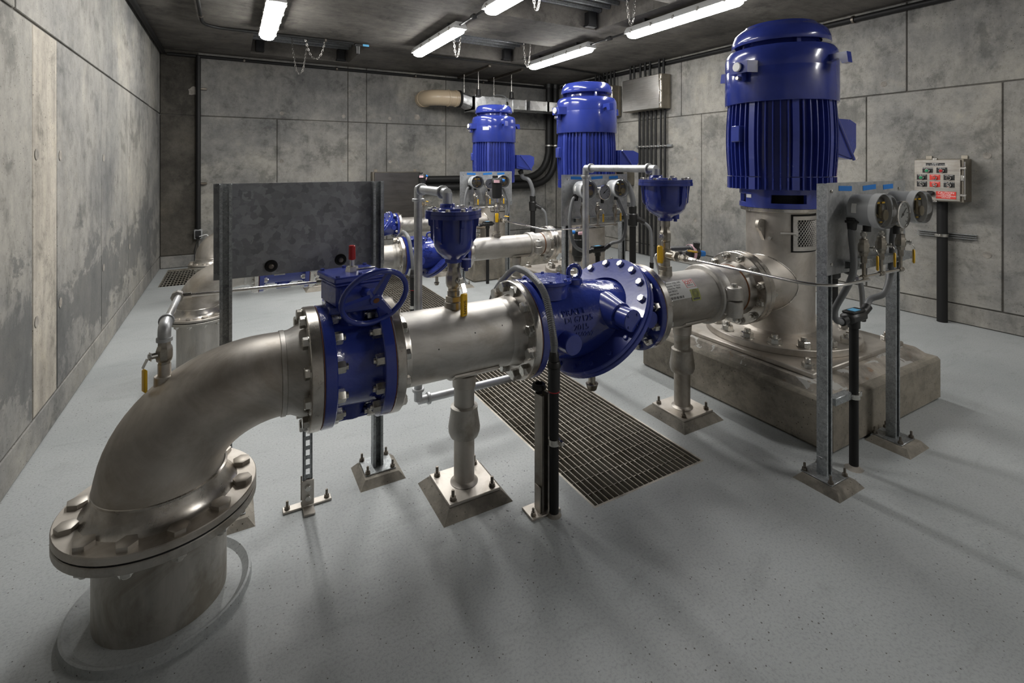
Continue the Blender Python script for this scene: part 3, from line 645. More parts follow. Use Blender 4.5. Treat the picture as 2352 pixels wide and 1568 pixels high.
def check_valve(L):
    x0, x1 = L['cv']; s = (x1 - x0) / .852; sr = L['RF'] / .257; Y, z, Rr = L['Y'], L['z'], L['R']; fw = .04 * sr
    t = thing('check_valve', {'nearest': 'large blue tilted-disc check valve in the foreground', 'middle': 'blue tilted-disc check valve behind the tall air valve on the middle pipe line',
                              'farthest': 'blue tilted-disc check valve right of the dark panel on the farthest pipe line'}[L['w']], 'valve', ((x0 + x1) / 2, Y, z), group='check valves')
    nut = bolt_mesh(.027 * sr, .03 * sr, False, .012 * sr)
    for xg in (x0 - .003, x1): part('gasket', HL(MB(), [(xg, Rr), (xg, L['RF'] * .988), (xg + .003, L['RF'] * .988), (xg + .003, Rr)], L, 56, True), M_RUST, t)
    flange(t, L, x0, x0 + fw, M_BLUER, 0); o = flange(t, L, x1 - fw, x1, M_BLUER, -1, head=nut)
    tl = .72; cx, cz = x0 + .525 * s, z - .005; RR = .378 * sr; th = .05 * sr
    rings = [(x0 + fw * .5, z, 0, Rr * 1.1), (x0 + .06 * s, z, .0, Rr * 1.1), (x0 + .14 * s, z, .02, Rr * 1.08), (x0 + .24 * s, z, .10, Rr * 1.15), (x0 + .34 * s, z, .28, Rr * 1.26), (x0 + .42 * s, cz, .5, Rr * 1.36), (cx - .03 * s, cz, tl, Rr * 1.44), (cx, cz, tl, Rr * 1.5)]
    RG = [(q[0], q[3]) for q in rings]
    def radf(xx): return next((r0 + (r1 - r0) * (xx - a0) / (a1 - a0) for (a0, r0), (a1, r1) in zip(RG, RG[1:]) if a0 <= xx <= a1), RG[-1][1])
    part('inlet_body', loft(MB(), rings, Y), M_BLUER, t)
    rings = [(cx, cz, tl, Rr * 1.6), (cx + .06 * s, cz, tl, Rr * 1.54), (cx + .12 * s, cz, tl * .75, Rr * 1.45), (cx + .19 * s, z, .3, Rr * 1.26), (cx + .25 * s, z, .08, Rr * 1.12), (x1 - fw * .5, z, 0, Rr * 1.08)]
    part('outlet_body', loft(MB(), rings, Y), M_BLUER, t)
    nrm = Vector((-math.cos(tl), 0, math.sin(tl))); c = Vector((cx, Y, cz))
    rg = part('body_flange', MB().ring(c + nrm * .003, nrm, RR, Rr * 1.4, th * .55, 72, .004), M_BLUE, t)
    part('body_flange', MB().ring(c - nrm * (.003 + th * .6), nrm, RR * .995, Rr * 1.4, th * .6, 72, .004), M_BLUE, t)
    bm_ = bolt_mesh(.023 * sr, .018 * sr, False); n = 18
    A = T(*(c + nrm * (.003 + th * .55))) @ Matrix(((0, math.sin(tl), -math.cos(tl), 0), (1, 0, 0, 0), (0, math.cos(tl), math.sin(tl), 0), (0, 0, 0, 1)))
    bb = bolt_mesh(.014 * sr, .010 * sr, False, 0, M_BLUE)
    for i in range(n):
        a = 2 * pi * (i + .5) / n; up = math.sin(a) > -.05
        put('bolt', bm_ if up else bb, rg, A @ R(a, 'Z') @ T(RR * .90, 0, 0) @ R(i, 'Z'))
    xh = x0 + .185 * s; zt = z + Rr * 1.47
    h = part('hand_hole_cover', MB().cyl((xh, Y, z + Rr * .9), (xh, Y, zt - .022 * sr), .124 * sr, .122 * sr, 36).cyl((xh, Y, zt - .022 * sr), (xh, Y, zt), .140 * sr, n=40, bev=.004), M_BLUER, t)
    bolt_circle(h, (xh, Y, zt), (0, 0, 1), .122 * sr, 8, bolt_mesh(.010 * sr, .008 * sr, False, 0, M_BLUE), name='screw')
    xb = x0 + .375 * s; zb = z + Rr * 1.22
    part('lifting_boss', MB().cyl((xb, Y, z + Rr * 1.0), (xb, Y, zb + .02 * sr), .052 * sr, .046 * sr, 24, .003), M_BLUE, t)
    part('eye_bolt', MB().tube([(xb + .036 * sr * math.cos(2 * pi * i / 24), Y - .01 * math.cos(2 * pi * i / 24), zb + .055 * sr + .038 * sr * math.sin(2 * pi * i / 24)) for i in range(24)], .0125 * sr, 10, closed=True), M_BLUES, t)
    hx = x0 + .49 * s; hz = z + .060 * sr
    part('hinge_boss', MB().cyl((hx, Y - Rr * .8, hz), (hx, Y - .27 * sr, hz), .105 * sr, .072 * sr, 28).cyl((hx, Y - .23 * sr, hz), (hx, Y - .36 * sr, hz), .059 * sr, n=32, bev=.003), M_BLUE, t)
    hb = bolt_mesh(.0075 * sr, .005, False, 0, M_BLUE)
    for a in (.8, 2.4, 3.9, 5.5): put('screw', hb, t, T(hx + .042 * sr * math.cos(a), Y - .36 * sr, hz + .042 * sr * math.sin(a)) @ R(pi / 2, 'X'))
    bx = x0 + .185 * s; bz = z - .045 * sr
    part('side_boss', MB().cyl((bx, Y - Rr * .6, bz), (bx, Y - Rr * 1.50, bz), .057 * sr, .054 * sr, 32, .003), M_BLUE, t)
    part('side_boss', MB().cyl((cx + .23 * s, Y - Rr * .5, z - .01), (cx + .23 * s, Y - Rr * 1.36, z - .01), .05 * sr, .048 * sr, 28, .003), M_BLUE, t)
    part('drain_plug', MB().cyl((cx - .06, Y - .05, cz - .30 * sr), (cx - .06, Y - .05, cz - .375 * sr), .02 * sr, n=14).cyl((cx - .06, Y - .05, cz - .37 * sr), (cx - .06, Y - .05, cz - .41 * sr), .036 * sr, .026 * sr, 18, .004), M_BRASS, t)
    # cast lettering on the near flank
    xt = x0 + .255 * s
    for body, sz, a, dx in (('PRATT', .048, .50, -.01), ('DI 67125', .045, .30, .01), ('2015', .045, .09, .02), ('150207', .036, -.10, .035)):
        src = text_mesh(body, sz, .004, 'CENTER', M_BLUER); me = src.copy(); rr = Rr * 1.2
        for v in me.vertices:
            X_, Y_, Z_ = v.co; X_ *= sr; Y_ *= sr
            xx = xt + dx * s + X_; rad = radf(xx) * 1.005 + Z_ + .001
            aa = a + Y_ / rr; v.co = (xx - OFF[t.name][0], -rad * math.cos(aa), z + rad * math.sin(aa) - OFF[t.name][2])
        b_ = bmesh.new(); b_.from_mesh(me); bmesh.ops.remove_doubles(b_, verts=b_.verts, dist=1e-5); bmesh.ops.recalc_face_normals(b_, faces=b_.faces); b_.to_mesh(me); b_.free()
        me.polygons.foreach_set('use_smooth', [False] * len(me.polygons)); me.update(); part('lettering', me, M_BLUER, t, 'raised cast letters')
def spool2(L):
    Y, z, Rr = L['Y'], L['z'], L['R']; s = L['RF'] / .257; a = L['f4'][1]; c0, c1 = L['cp']; e = L['f5'][0]
    t = thing('coupled_pipe_spool', {'nearest': 'stainless pipe with paper label and clamp coupling beside the big pump', 'middle': 'stainless pipe with clamp coupling on the middle pipe line',
                                     'farthest': 'stainless pipe with clamp coupling on the farthest pipe line'}[L['w']], 'pipe', ((a + e) / 2, Y, z), group='coupled pipe spools')
    flange(t, L, *L['f4'], M_SSF, 1); flange(t, L, *L['f5'], M_SSF, -1, head=bolt_mesh(.026 * s, .024 * s, True, .014 * s))
    part('pipe', HL(MB(), [(a - .01, Rr * 1.1), (a + .02, Rr * 1.04), (a + .03, Rr), (L['we'], Rr)], L, 64), M_SS, t)
    part('weld_bead', HL(MB(), [(L['we'] - .01, Rr * .99), (L['we'] - .006, Rr * 1.02), (L['we'] + .004, Rr * 1.02), (L['we'] + .008, Rr * .99)], L, 56), M_RUST, t)
    part('weld_neck', HL(MB(), [(L['we'], Rr * 1.0), (e - .02, Rr * 1.06), (e + .002, Rr * 1.1)], L, 56), M_SS, t)
    cp = part('coupling', HL(MB(), [(c0 - .012, Rr), (c0 - .008, Rr * 1.13), (c0 + .004, Rr * 1.17), (c0 + .016, Rr * 1.14), (c0 + .05, Rr * 1.13), (c1 - .005, Rr * 1.16), (c1, Rr * 1.12), (c1 + .004, Rr)], L, 64), M_SS, t)
    for sg in (-1, 1):     # bolted lugs on both flanks
        y = Y + sg * (Rr + .045 * s); xm = (c0 + c1) / 2 + .02
        part('lug', MB().cyl((xm, y, z - .11 * s), (xm, y, z - .004), .052 * s, .056 * s, 20, .006).cyl((xm, y, z + .004), (xm, y, z + .085 * s), .056 * s, .050 * s, 20, .006).box((xm - .005, y - sg * .035 * s, z - .012), (.09 * s, .07 * s, .18 * s), .014), M_SS, t)
        put('bolt', bolt_mesh(.02 * s, .018 * s), t, T(xm, y, z + .085 * s)); put('nut', bolt_mesh(.019 * s, .022 * s, False, .01), t, T(xm, y, z - .11 * s) @ R(pi, 'X'))
    part('boss', MB().cyl((2.451, Y, z + Rr * .93), (2.451, Y, z + Rr + .03), .045 * s, .043 * s, 28, .003), M_BRASS, t)
    if L['k'] == 0:
        def patch(x0, x1, a0, a1, dr, m, name, lab=None):
            mb = MB(); k = 10; rr = Rr + dr
            for i in range(k + 1):
                a_ = a0 + (a1 - a0) * i / k
                mb.v += [(x, Y - rr * math.cos(a_), z + rr * math.sin(a_)) for x in (x0, x1)]
            mb.f += [(2 * i, 2 * i + 1, 2 * i + 3, 2 * i + 2) for i in range(k)]
            return part(name, mb, m, t, lab)
        def wtext(body, sz, m, xc, ac, k=1.0):
            me = text_mesh(body, sz, .0004, 'CENTER', m).copy(); rr = Rr + .0022
            for v in me.vertices:
                aa = ac + v.co.y / rr; v.co = (xc + v.co.x * k - OFF[t.name][0], -(rr + v.co.z) * math.cos(aa), (rr + v.co.z) * math.sin(aa))
            me.update(); part('label_print', me, m, t)
        X0 = 2.285
        patch(X0, X0 + .30, .30, 1.02, .001, M_LBLW, 'paper_label', 'white printed paper label')
        for q, (b_, xo) in enumerate((('STAINLESS STEEL PIPE', .11), ('Quantity: 18 Pieces', .11), ('Product No: 78341', .10), ('Heat: 502217', .08), ('Serial No: 24', .08))):
            wtext(b_, .016, M_INKG, X0 + xo, .93 - q * .105, 1.0)
        for q in range(16):
            xq = X0 + .025 + q * .0085; patch(xq, xq + (.003 if q % 3 else .006), .335, .42, .0018, M_INK, 'barcode_bar')
        for e0, e1, b0, b1 in ((.215, .295, .99, 1.0), (.215, .295, .66, .67), (.215, .219, .66, 1.0), (.291, .295, .66, 1.0)): patch(X0 + e0, X0 + e1, b0, b1, .0018, M_SIGNR, 'label_border')
        wtext('QST', .036, M_SIGNR, X0 + .255, .87); wtext('PUMPS INC.', .011, M_INKG, X0 + .255, .74)
        patch(X0 + .225, X0 + .305, .16, .58, .0016, M_YGRN, 'green_label', 'yellow-green square label')
        patch(X0 + .236, X0 + .294, .20, .26, .0026, M_INKG, 'label_border')
        me = MB(); k = 18
        for q in range(3): me.lathe([(.011 + q * .007, 0), (.013 + q * .007, 0)], 20, T(X0 + .265, Y - (Rr + .003) * math.cos(.42), z + (Rr + .003) * math.sin(.42)) @ R(pi / 2 - .42, 'X'))
        part('label_emblem', me, M_INKG, t)
def support(L, x, idx):
    Y, z, Rr = L['Y'], L['z'], L['R']; s = min(1, L['RF'] / .257 + .12); r = .052 * s; zt = z - Rr - .012
    t = thing('pipe_support', ['steel pipe support under the spool between the blue valves', 'steel pipe support beside the pump plinth'][idx] + ' on ' + WD[L['w']], 'pipe support', (x, Y, 0), group='pipe supports')
    def pad(h, w0, w1): return [(-w0, -w0, 0), (w0, -w0, 0), (w0, w0, 0), (-w0, w0, 0), (-w1, -w1, h), (w1, -w1, h), (w1, w1, h), (-w1, w1, h)]
    fq = [(0, 1, 2, 3), (4, 5, 6, 7), (0, 1, 5, 4), (1, 2, 6, 5), (2, 3, 7, 6), (3, 0, 4, 7)]
    part('grout_pad', MB().add(pad(.045, .182, .14), fq, T(x, Y, 0)), M_PAD, t)
    bp = part('base_plate', MB().box((x, Y, .051), (.272, .272, .014), .003), M_SSD, t)
    for a in (-1, 1):
        for b in (-1, 1): put('anchor_bolt', bolt_mesh(.0155, .015, True, .03, M_BOLTD), bp, T(x + a * .105, Y + b * .105, .058))
    part('post', MB().lathe([(r * 1.05, .058), (r * 1.35, .06), (r * 1.02, .072), (r, .075), (r, .30)], 28, T(x, Y, 0)), M_SSD, t)
    part('screw_post', MB().lathe([(r * .98, .29), (r * .98, zt)], 28, T(x, Y, 0)), M_SSR, t)
    part('collar', MB().lathe([(r, .288), (r * 1.35, .292), (r * 1.52, .315), (r * 1.55, .335), (r * 1.42, .38), (r * 1.30, .42), (r * 1.32, .44), (r, .446)], 28, T(x, Y, 0)), M_SSR, t)
    mb = MB(); n = 12; w = .12 * s; aa = .75
    for rr in (Rr + .002, Rr + .012):
        for sx in (-w, w):
            for i in range(n + 1):
                a = -pi / 2 - aa + 2 * aa * i / n; mb.v.append((x + .02 + sx, Y + rr * math.cos(a), z + rr * math.sin(a)))
    m = n + 1; mb.f += [(i, i + 1, m + i + 1, m + i) for i in range(n)] + [(2 * m + i, 2 * m + i + 1, 3 * m + i + 1, 3 * m + i) for i in range(n)]
    mb.f += [(q * m + i, q * m + i + 1, (q + 2) * m + i + 1, (q + 2) * m + i) for q in (0, 1) for i in range(n)] + [(0, m, 3 * m, 2 * m), (n, m + n, 3 * m + n, 2 * m + n)]
    part('saddle', mb, M_SSD, t)
    part('saddle_collar', MB().cyl((x, Y, zt - .06), (x, Y, zt + .004), r * 1.12, r * 1.18, 24, .003), M_SSD, t)
for L in LINES:
    riser(L); butterfly(L); spool(L); check_valve(L); spool2(L)
    for i, x in enumerate(L['sup']): support(L, x, i)
# ================================================================== plinths, pumps, motors
def plinth(L):
    Y = L['Y']; h = .30 if L['k'] == 0 else .33; hy = .75
    x0 = 2.975
    t = thing('pump_plinth', {'nearest': 'square stained concrete plinth under the big nearest pump', 'middle': 'concrete plinth under the middle pump', 'farthest': 'concrete plinth under the farthest pump'}[L['w']], 'plinth', (XP, Y, 0), group='pump plinths')
    hw2 = (2 * XP - x0) - .0
    part('block', MB().box(((x0 + hw2) / 2, Y, h / 2), (hw2 - x0, 2 * hy, h), .018), M_PLINTH, t)
    z0, z1 = h - .002, h + .045
    ax = (hw2 - x0) / 2 - .05; ay = hy - .05
    part('grout_bed', MB().add([(XP + i * ax, Y + j * ay, z0) for i, j in ((-1, -1), (1, -1), (1, 1), (-1, 1))] + [(XP + i * .625, Y + j * .625, z1) for i, j in ((-1, -1), (1, -1), (1, 1), (-1, 1))],
                                [(0, 1, 2, 3), (4, 5, 6, 7), (0, 1, 5, 4), (1, 2, 6, 5), (2, 3, 7, 6), (3, 0, 4, 7)]), M_FLAKE, t)
    return z1
def motor(L, z0):
    Y, Rm = L['Y'], L['mR']; big = L['k'] == 0; q = Rm / .389
    lab = {'nearest': 'big blue vertical finned motor at the right', 'middle': 'blue vertical finned motor in the middle, between the other two', 'farthest': 'smallest-looking blue vertical motor with a white nameplate, farthest back'}[L['w']]
    t = thing('pump_motor', lab, 'motor', (XP, Y, z0), group='pump motors'); C0 = T(XP, Y, z0)
    vd = math.atan2(-Y, -XP)
    # base ring with arched hand holes
    mb = MB(); rb = .284 * q; nw = 4; span = .42
    mb.ring(C0 @ Vector((0, 0, 0)), (0, 0, 1), rb, rb - .03, .038, 56, .002); mb.ring(C0 @ Vector((0, 0, .100)), (0, 0, 1), rb, rb - .03, .05, 56, .002)
    for i in range(nw):
        ac = vd + .22 + i * 2 * pi / nw; a0 = ac + span; a1 = ac + 2 * pi / nw - span
        mb.lathe([(rb - .03, .036), (rb, .036), (rb, .102), (rb - .03, .102)], 14, C0, a0, a1, closed=True)
    part('base_ring', mb, M_BLUE, t)
    part('shaft_housing', MB().lathe([(.0, .0), (rb - .09, .0), (rb - .09, .14)], 40, C0), M_DARK, t)
    part('core', MB().lathe([(rb - .04, .130), (Rm * .86, .138), (Rm * .875, .24), (Rm * .885, .50), (Rm * .87, .79)], 64, C0), M_BLUE, t)
    fz0, fz1, fzm = .140, .790, .235
    # fins: each one its own object, slightly barrel shaped
    def fin(wd, r0, bulge, z0_, z1_):
        mb = MB(); k = 8
        for i in range(k + 1):
            u = i / k; z = z0_ + (z1_ - z0_) * u; ro = r0 + bulge * math.sin(pi * u)
            mb.v += [(Rm * .84, -wd, z), (Rm * .84, wd, z), (ro, wd * .7, z), (ro, -wd * .7, z)]
        for i in range(k):
            a = i * 4; mb.f += [(a + j, a + (j + 1) % 4, a + 4 + (j + 1) % 4, a + 4 + j) for j in range(4)]
        mb.f += [(0, 1, 2, 3), (k * 4, k * 4 + 1, k * 4 + 2, k * 4 + 3)]; return mb
    thin = shared('fin_%.3f' % Rm, lambda: fin(.0055, Rm * .945, .014 * q, fzm, fz1), M_BLUE)
    wide = shared('rib_%.3f' % Rm, lambda: fin(.030, Rm * .935, .012 * q, fzm, fz1), M_BLUE)
    thin2 = shared('finl_%.3f' % Rm, lambda: fin(.0065, Rm * .955, .0, fz0, fzm - .006), M_BLUE)
    wide2 = shared('ribl_%.3f' % Rm, lambda: fin(.034, Rm * .95, .0, fz0, fzm - .006), M_BLUE)
    nf = 48
    for i in range(nf):
        a = 2 * pi * i / nf + .05; wr = i % 6 == 0; M = C0 @ R(a, 'Z')
        put('cooling_rib' if wr else 'cooling_fin', wide if wr else thin, t, M); put('skirt_rib' if wr else 'skirt_fin', wide2 if wr else thin2, t, M)
    part('upper_band', MB().lathe([(Rm * .9, .778), (Rm * .99, .776), (Rm, .784), (Rm, 1.02), (Rm * .997, 1.025), (Rm * .997, 1.03), (Rm * .999, 1.04), (Rm * .995, 1.12), (Rm * .975, 1.155), (Rm * .93, 1.18), (Rm * .80, 1.195), (Rm * .70, 1.2)], 72, C0), M_BLUES, t)
    cr = (.341 if big else .300 * Rm / .354); zl = 1.225 if big else 1.245; ct = 1.385 if big else 1.375
    part('neck', MB().lathe([(cr * .80, 1.19), (cr * .78, zl + .04)], 48, C0), M_BLUE, t)
    for a in (.4, 2.5, 4.6): part('neck_web', MB().box((cr * .84, 0, (1.19 + zl + .03) / 2), (.05, .03, zl + .04 - 1.18), .004, C0 @ R(a + vd, 'Z')), M_BLUE, t)
    part('rain_cap', MB().lathe([(cr * .82, zl + .02), (cr * .985, zl - .004), (cr, zl + .004), (cr * .992, zl + .035), (cr * .94, zl + .085), (cr * .86, zl + .112), (cr * .74, ct - .022), (cr * .72, ct - .010), (cr * .55, ct), (0, ct + .008)], 64, C0), M_BLUES, t)
    part('cap_knob', MB().lathe([(.0, 0), (.016, 0), (.02, .014), (.012, .03), (0, .034)], 14, C0 @ R(vd + 2.0, 'Z') @ T(cr * .62, 0, ct - .006)), M_BLUE, t)
    # oil sight block
    A = C0 @ R(pi - .06, 'Z')
    po = [(-.10, 0), (-.075, .085), (.075, .085), (.10, 0)]
    ob = part('oil_block', MB().prism([(y, x) for y, x in po], .085, A @ T(Rm * .955, 0, .985) @ R(-pi / 2, 'Z')).box((Rm + .035, .0, .965), (.05, .05, .075), .006, A), M_BLUES, t)
    part('sight_glass', MB().cyl(A @ Vector((Rm + .075, .0, 1.03)), A @ Vector((Rm + .092, .0, 1.03)), .034, n=24, bev=.004), M_LBLW, ob)
    part('drain_cock', MB().cyl(A @ Vector((Rm + .055, .0, .95)), A @ Vector((Rm + .085, .0, .95)), .016, n=6, bev=.002), M_BOLT, ob)
    # lifting lugs
    for a in (-pi / 2 - .05, pi / 2, .0):
        A = C0 @ R(a, 'Z'); mb = MB(); poly = [(Rm * .97, 0), (Rm + .115, .0), (Rm + .125, -.075), (Rm + .085, -.078), (Rm + .06, -.035), (Rm * .97, -.05)]
        mb.prism([(x, y) for x, y in poly], .05, A @ T(0, .025, 1.09) @ R(pi / 2, 'X')); part('lifting_lug', mb, M_BLUES, t)
    # plates
    A = C0 @ R(pi + .35 if big else vd - .1, 'Z')
    if big:
        part('serial_plate', MB().box((rb + .001, 0, .085), (.003, .048, .026), 0, C0 @ R(vd - .80, 'Z')), M_LBLW, t)
    else:
        if L['k'] == 2: part('name_plate', MB().box((Rm + .0005, 0, .985), (.004, .10, .05), 0, C0 @ R(vd - .35, 'Z')), M_LBLW, t, 'small white nameplate')
        part('serial_plate', MB().box((Rm * .955, 0, .285), (.02, .07, .03), 0, C0 @ R(vd - .05, 'Z')), M_LBLW, t)
    part('side_pad', MB().box((Rm * .97, 0, .55), (.06, .09, .12), .006, C0 @ R(pi - .25, 'Z')), M_BLUE, t)
    # terminal box on the +X side
    wq = .37 if big else .33; A = C0 @ T(Rm * .9, 0, .0)
    zb0, zb1 = (.36, .68) if big else (.335, .58)
    yo = -.19
    poly = [(0, zb0 + .03), (0, zb1), (wq * .75, zb1), (wq, zb1 - .03), (wq, zb0 + .10), (wq * .80, zb0)]
    b = part('terminal_box', MB().prism(poly, .30, A @ T(0, yo + .30, 0) @ R(pi / 2, 'X')), M_BLUE, t)
    rim = [(.05, zb0 + .05), (.05, zb1 + .006), (.085, zb1 + .006), (wq * .86, zb0 + .02), (wq * .80, zb0 - .006), (.4 * wq, zb0 - .004)]
    part('box_cover', MB().prism([(.02, zb0 + .06), (.02, zb1 - .005), (.05, zb1 - .005), (wq * .80, zb0 + .012), (wq * .7, zb0 + .012)], .012, A @ T(0, yo + .002, 0) @ R(pi / 2, 'X')), M_BLUES, b)
    part('cover_rim', MB().tube([A @ Vector(p) for p in ((.06, yo - .012, zb1 - .0), (wq * .84, yo - .012, zb0 + .0))], .013, 8), M_BLUE, b)
    return Vector((XP + Rm * .9 + wq * .45, Y + yo + .14, z0 + zb0))
def pump_head(L, zp):
    Y, r = L['Y'], L['tank']; big = L['k'] == 0; q = 1 if big else .92
    t = thing('pump_discharge_head', {'nearest': 'stainless pump discharge head with mesh window under the big motor', 'middle': 'stainless pump discharge head behind the middle gauge panel',
                                      'farthest': 'stainless pump discharge head behind the farthest gauge panel'}[L['w']], 'pump', (XP, Y, zp), group='pump discharge heads')
    C0 = T(XP, Y, 0); zf = zp + .03; ztop = L['mz'] - .028
    pl = part('sole_plate', MB().box((XP, Y, zp + .015), (1.15, 1.15, .032), .006), M_SSD, t)
    for a in (-1, 1):
        for b in (-1, 1): put('anchor_bolt', bolt_mesh(.037, .028, True, .028, M_BOLT), pl, T(XP + a * .50, Y + b * .50, zp + .031))
    rf = .53 * q
    fl = part('base_flange', MB().ring((XP, Y, zf), (0, 0, 1), rf, r * .9, .048, 72, .004), M_SSD, t)
    bolt_circle(fl, (XP, Y, zf + .048), (0, 0, 1), rf * .865, 16, bolt_mesh(.042 * q, .036 * q, True, .022), a0=.1, name='nut')
    # shell with a window opening towards -Y
    wz0, wz1, wa = ztop - .265, ztop - .035, .62; ac = -pi / 2 + (.0 if big else .0); mb = MB()
    mb.lathe([(r * 1.25, zf + .045), (r * 1.02, zf + .06), (r, zf + .075), (r, wz0)], 64, C0)
    mb.lathe([(r, wz1), (r, ztop)], 64, C0)
    mb.lathe([(r, wz0), (r, wz1), (r - .012, wz1), (r - .012, wz0)], 52, C0, ac + wa, ac + 2 * pi - wa, closed=True)
    part('shell', mb, M_SSD, t)
    part('shaft', MB().lathe([(.05, wz0 - .1), (.05, ztop)], 20, C0), M_DARK, t); part('inner_floor', MB().lathe([(0, wz0 - .04), (r - .015, wz0 - .04), (r - .015, wz1 + .05)], 40, C0), M_DARK, t)
    part('top_ring', MB().ring((XP, Y, ztop), (0, 0, 1), r * 1.165, r * .8, .028, 64, .003), M_SSF, t)
    def cyl_frame(a0, a1, z0, z1, b, rr, th):   # rounded rectangular frame on the shell
        n = 8; rc = .035; out = []
        aw = (a1 - a0) / 2 * rr; zh = (z1 - z0) / 2; cc = []
        for off in (0, b):
            ring = []
            for cx_, cz_, s0 in ((aw - rc, zh - rc, 0), (-aw + rc, zh - rc, pi / 2), (-aw + rc, -zh + rc, pi), (aw - rc, -zh + rc, 3 * pi / 2)):
                for i in range(n + 1):
                    a = s0 + pi / 2 * i / n; k = rc - off; ring.append((cx_ + k * math.cos(a), cz_ + k * math.sin(a)))
            cc.append(ring)
        mb = MB(); A_, B_ = cc; m = MB(); m.frame(A_, B_, th)
        am = (a0 + a1) / 2; zm = (z0 + z1) / 2
        # subdivide long horizontal runs by wrapping
        mb.v = [(XP + (rr + p[2]) * math.cos(am + p[0] / rr), Y + (rr + p[2]) * math.sin(am + p[0] / rr), zm + p[1]) for p in m.v]; mb.f = m.f
        return mb
    # frame from arcs so that it hugs the shell
    fm = MB(); bw = .028; da = bw / r
    for z0_, z1_ in ((wz0 - .01, wz0 + bw - .01), (wz1 - bw + .01, wz1 + .01)): fm.lathe([(r - .004, z0_), (r + .016, z0_), (r + .016, z1_), (r - .004, z1_)], 26, C0, ac - wa - .04, ac + wa + .04, closed=True)
    for a0, a1 in ((ac - wa - .04, ac - wa - .04 + da), (ac + wa + .04 - da, ac + wa + .04)): fm.lathe([(r - .004, wz0), (r + .016, wz0), (r + .016, wz1), (r - .004, wz1)], 3, C0, a0, a1, closed=True)
    wf = part('window_frame', fm, M_SS, t)
    gk = MB()
    for z0_, z1_ in ((wz0 - .022, wz0 - .010), (wz1 + .010, wz1 + .022)): gk.lathe([(r - .002, z0_), (r + .004, z0_), (r + .004, z1_), (r - .002, z1_)], 26, C0, ac - wa - .08, ac + wa + .08, closed=True)
    for a0, a1 in ((ac - wa - .08, ac - wa - .04), (ac + wa + .04, ac + wa + .08)): gk.lathe([(r - .002, wz0 - .022), (r + .004, wz0 - .022), (r + .004, wz1 + .022), (r - .002, wz1 + .022)], 3, C0, a0, a1, closed=True)
    part('window_gasket', gk, M_RUB, wf)
    ms = MB(); rm = r + .002; aw = wa - .06; z0_, z1_ = wz0 + .012, wz1 - .012; na, nz = 11, 7; H_ = z1_ - z0_; W_ = 2 * aw
    dx = W_ / na; dz = H_ / nz                    # diamond mesh strands
    for d in (-1, 1):
        for k in range(-nz - 1, na + nz + 1):
            pts = []
            for i in range(2 * nz + 1):
                zz = i / (2 * nz); aa = (k * dx + d * zz * nz * dx * 1.0 + (0 if d > 0 else 0)); 
                if -1e-6 <= aa <= W_ + 1e-6: pts.append((XP + rm * math.cos(ac - aw + aa), Y + rm * math.sin(ac - aw + aa), z0_ + H_ * zz))
            if len(pts) > 1: ms.tube(pts, .0021, 5)
    o = part('mesh_screen', ms, M_SS, wf, 'diamond expanded-metal screen'); o['kind'] = 'stuff'
    part('latch', MB().cyl(C0 @ R(ac - wa - .10, 'Z') @ Vector((r + .014, -.07, (wz0 + wz1) / 2)), C0 @ R(ac - wa - .10, 'Z') @ Vector((r + .018, .03, (wz0 + wz1) / 2)), .009, n=10)
         .box((r + .010, .03, (wz0 + wz1) / 2), (.014, .02, .04), .003, C0 @ R(ac - wa - .06, 'Z')), M_SS, wf)
    # lifting eye lugs
    for a in (pi + .08, .1):
        A = C0 @ R(a, 'Z'); n = 14; zc = ztop - .095; po = [(r * .96, -.13), (r * .96, .035)] + [(r + .045 + .045 * math.cos(b_), .0 + .045 * math.sin(b_)) for b_ in [pi * .55 - pi * 1.0 * i / n for i in range(n + 1)]]
        part('lifting_lug', MB().prism(po, .022, A @ T(0, .011, zc) @ R(pi / 2, 'X')), M_SSD, t)
        part('lug_eye', MB().cyl(A @ Vector((r + .045, .0125, zc)), A @ Vector((r + .045, -.0125, zc)), .019, n=18), M_SSF, t)
    part('clamp_pin', MB().cyl(C0 @ R(pi + .30, 'Z') @ Vector((r - .01, 0, ztop - .19)), C0 @ R(pi + .30, 'Z') @ Vector((r + .03, 0, ztop - .19)), .012, n=10), M_SS, t)
    # nozzle towards -X, dished onto the shell
    f6 = L['f6']; Rr = L['R']
    n = 56; x_in = XP
    mb = MB(); ringA = []; ringB = []
    for i in range(n):
        a = 2 * pi * i / n; y = Rr * 1.06 * math.cos(a); zz = Rr * 1.06 * math.sin(a)
        yb = min(r * .985, abs(Rr * 1.22 * math.cos(a))) * (1 if math.cos(a) >= 0 else -1); zb = Rr * 1.22 * math.sin(a)
        ringA.append((f6[1] - .005, Y + y, L['z'] + zz)); ringB.append((XP - math.sqrt(max(r * r - yb * yb, 1e-5)) + .004, Y + yb, L['z'] + zb))
    mid = [tuple(p[j] * .35 + q_[j] * .65 for j in range(3)) for p, q_ in zip(ringA, ringB)]
    mb.add(ringA + mid + ringB, [(k * n + i, k * n + (i + 1) % n, (k + 1) * n + (i + 1) % n, (k + 1) * n + i) for k in (0, 1) for i in range(n)])
    part('nozzle', mb, M_SSD, t); part('nozzle_weld', MB().tube(ringB, .006, 8, closed=True), M_SSF, t)
    part('plug', MB().cyl((f6[1] + .06, Y - Rr * 1.05, L['z'] - .02), (f6[1] + .06, Y - Rr * 1.05 - .035, L['z'] - .02), .011, n=10).cyl((f6[1] + .06, Y - Rr * 1.05 - .03, L['z'] - .02), (f6[1] + .06, Y - Rr * 1.05 - .045, L['z'] - .02), .017, n=6), M_BOLT, t)
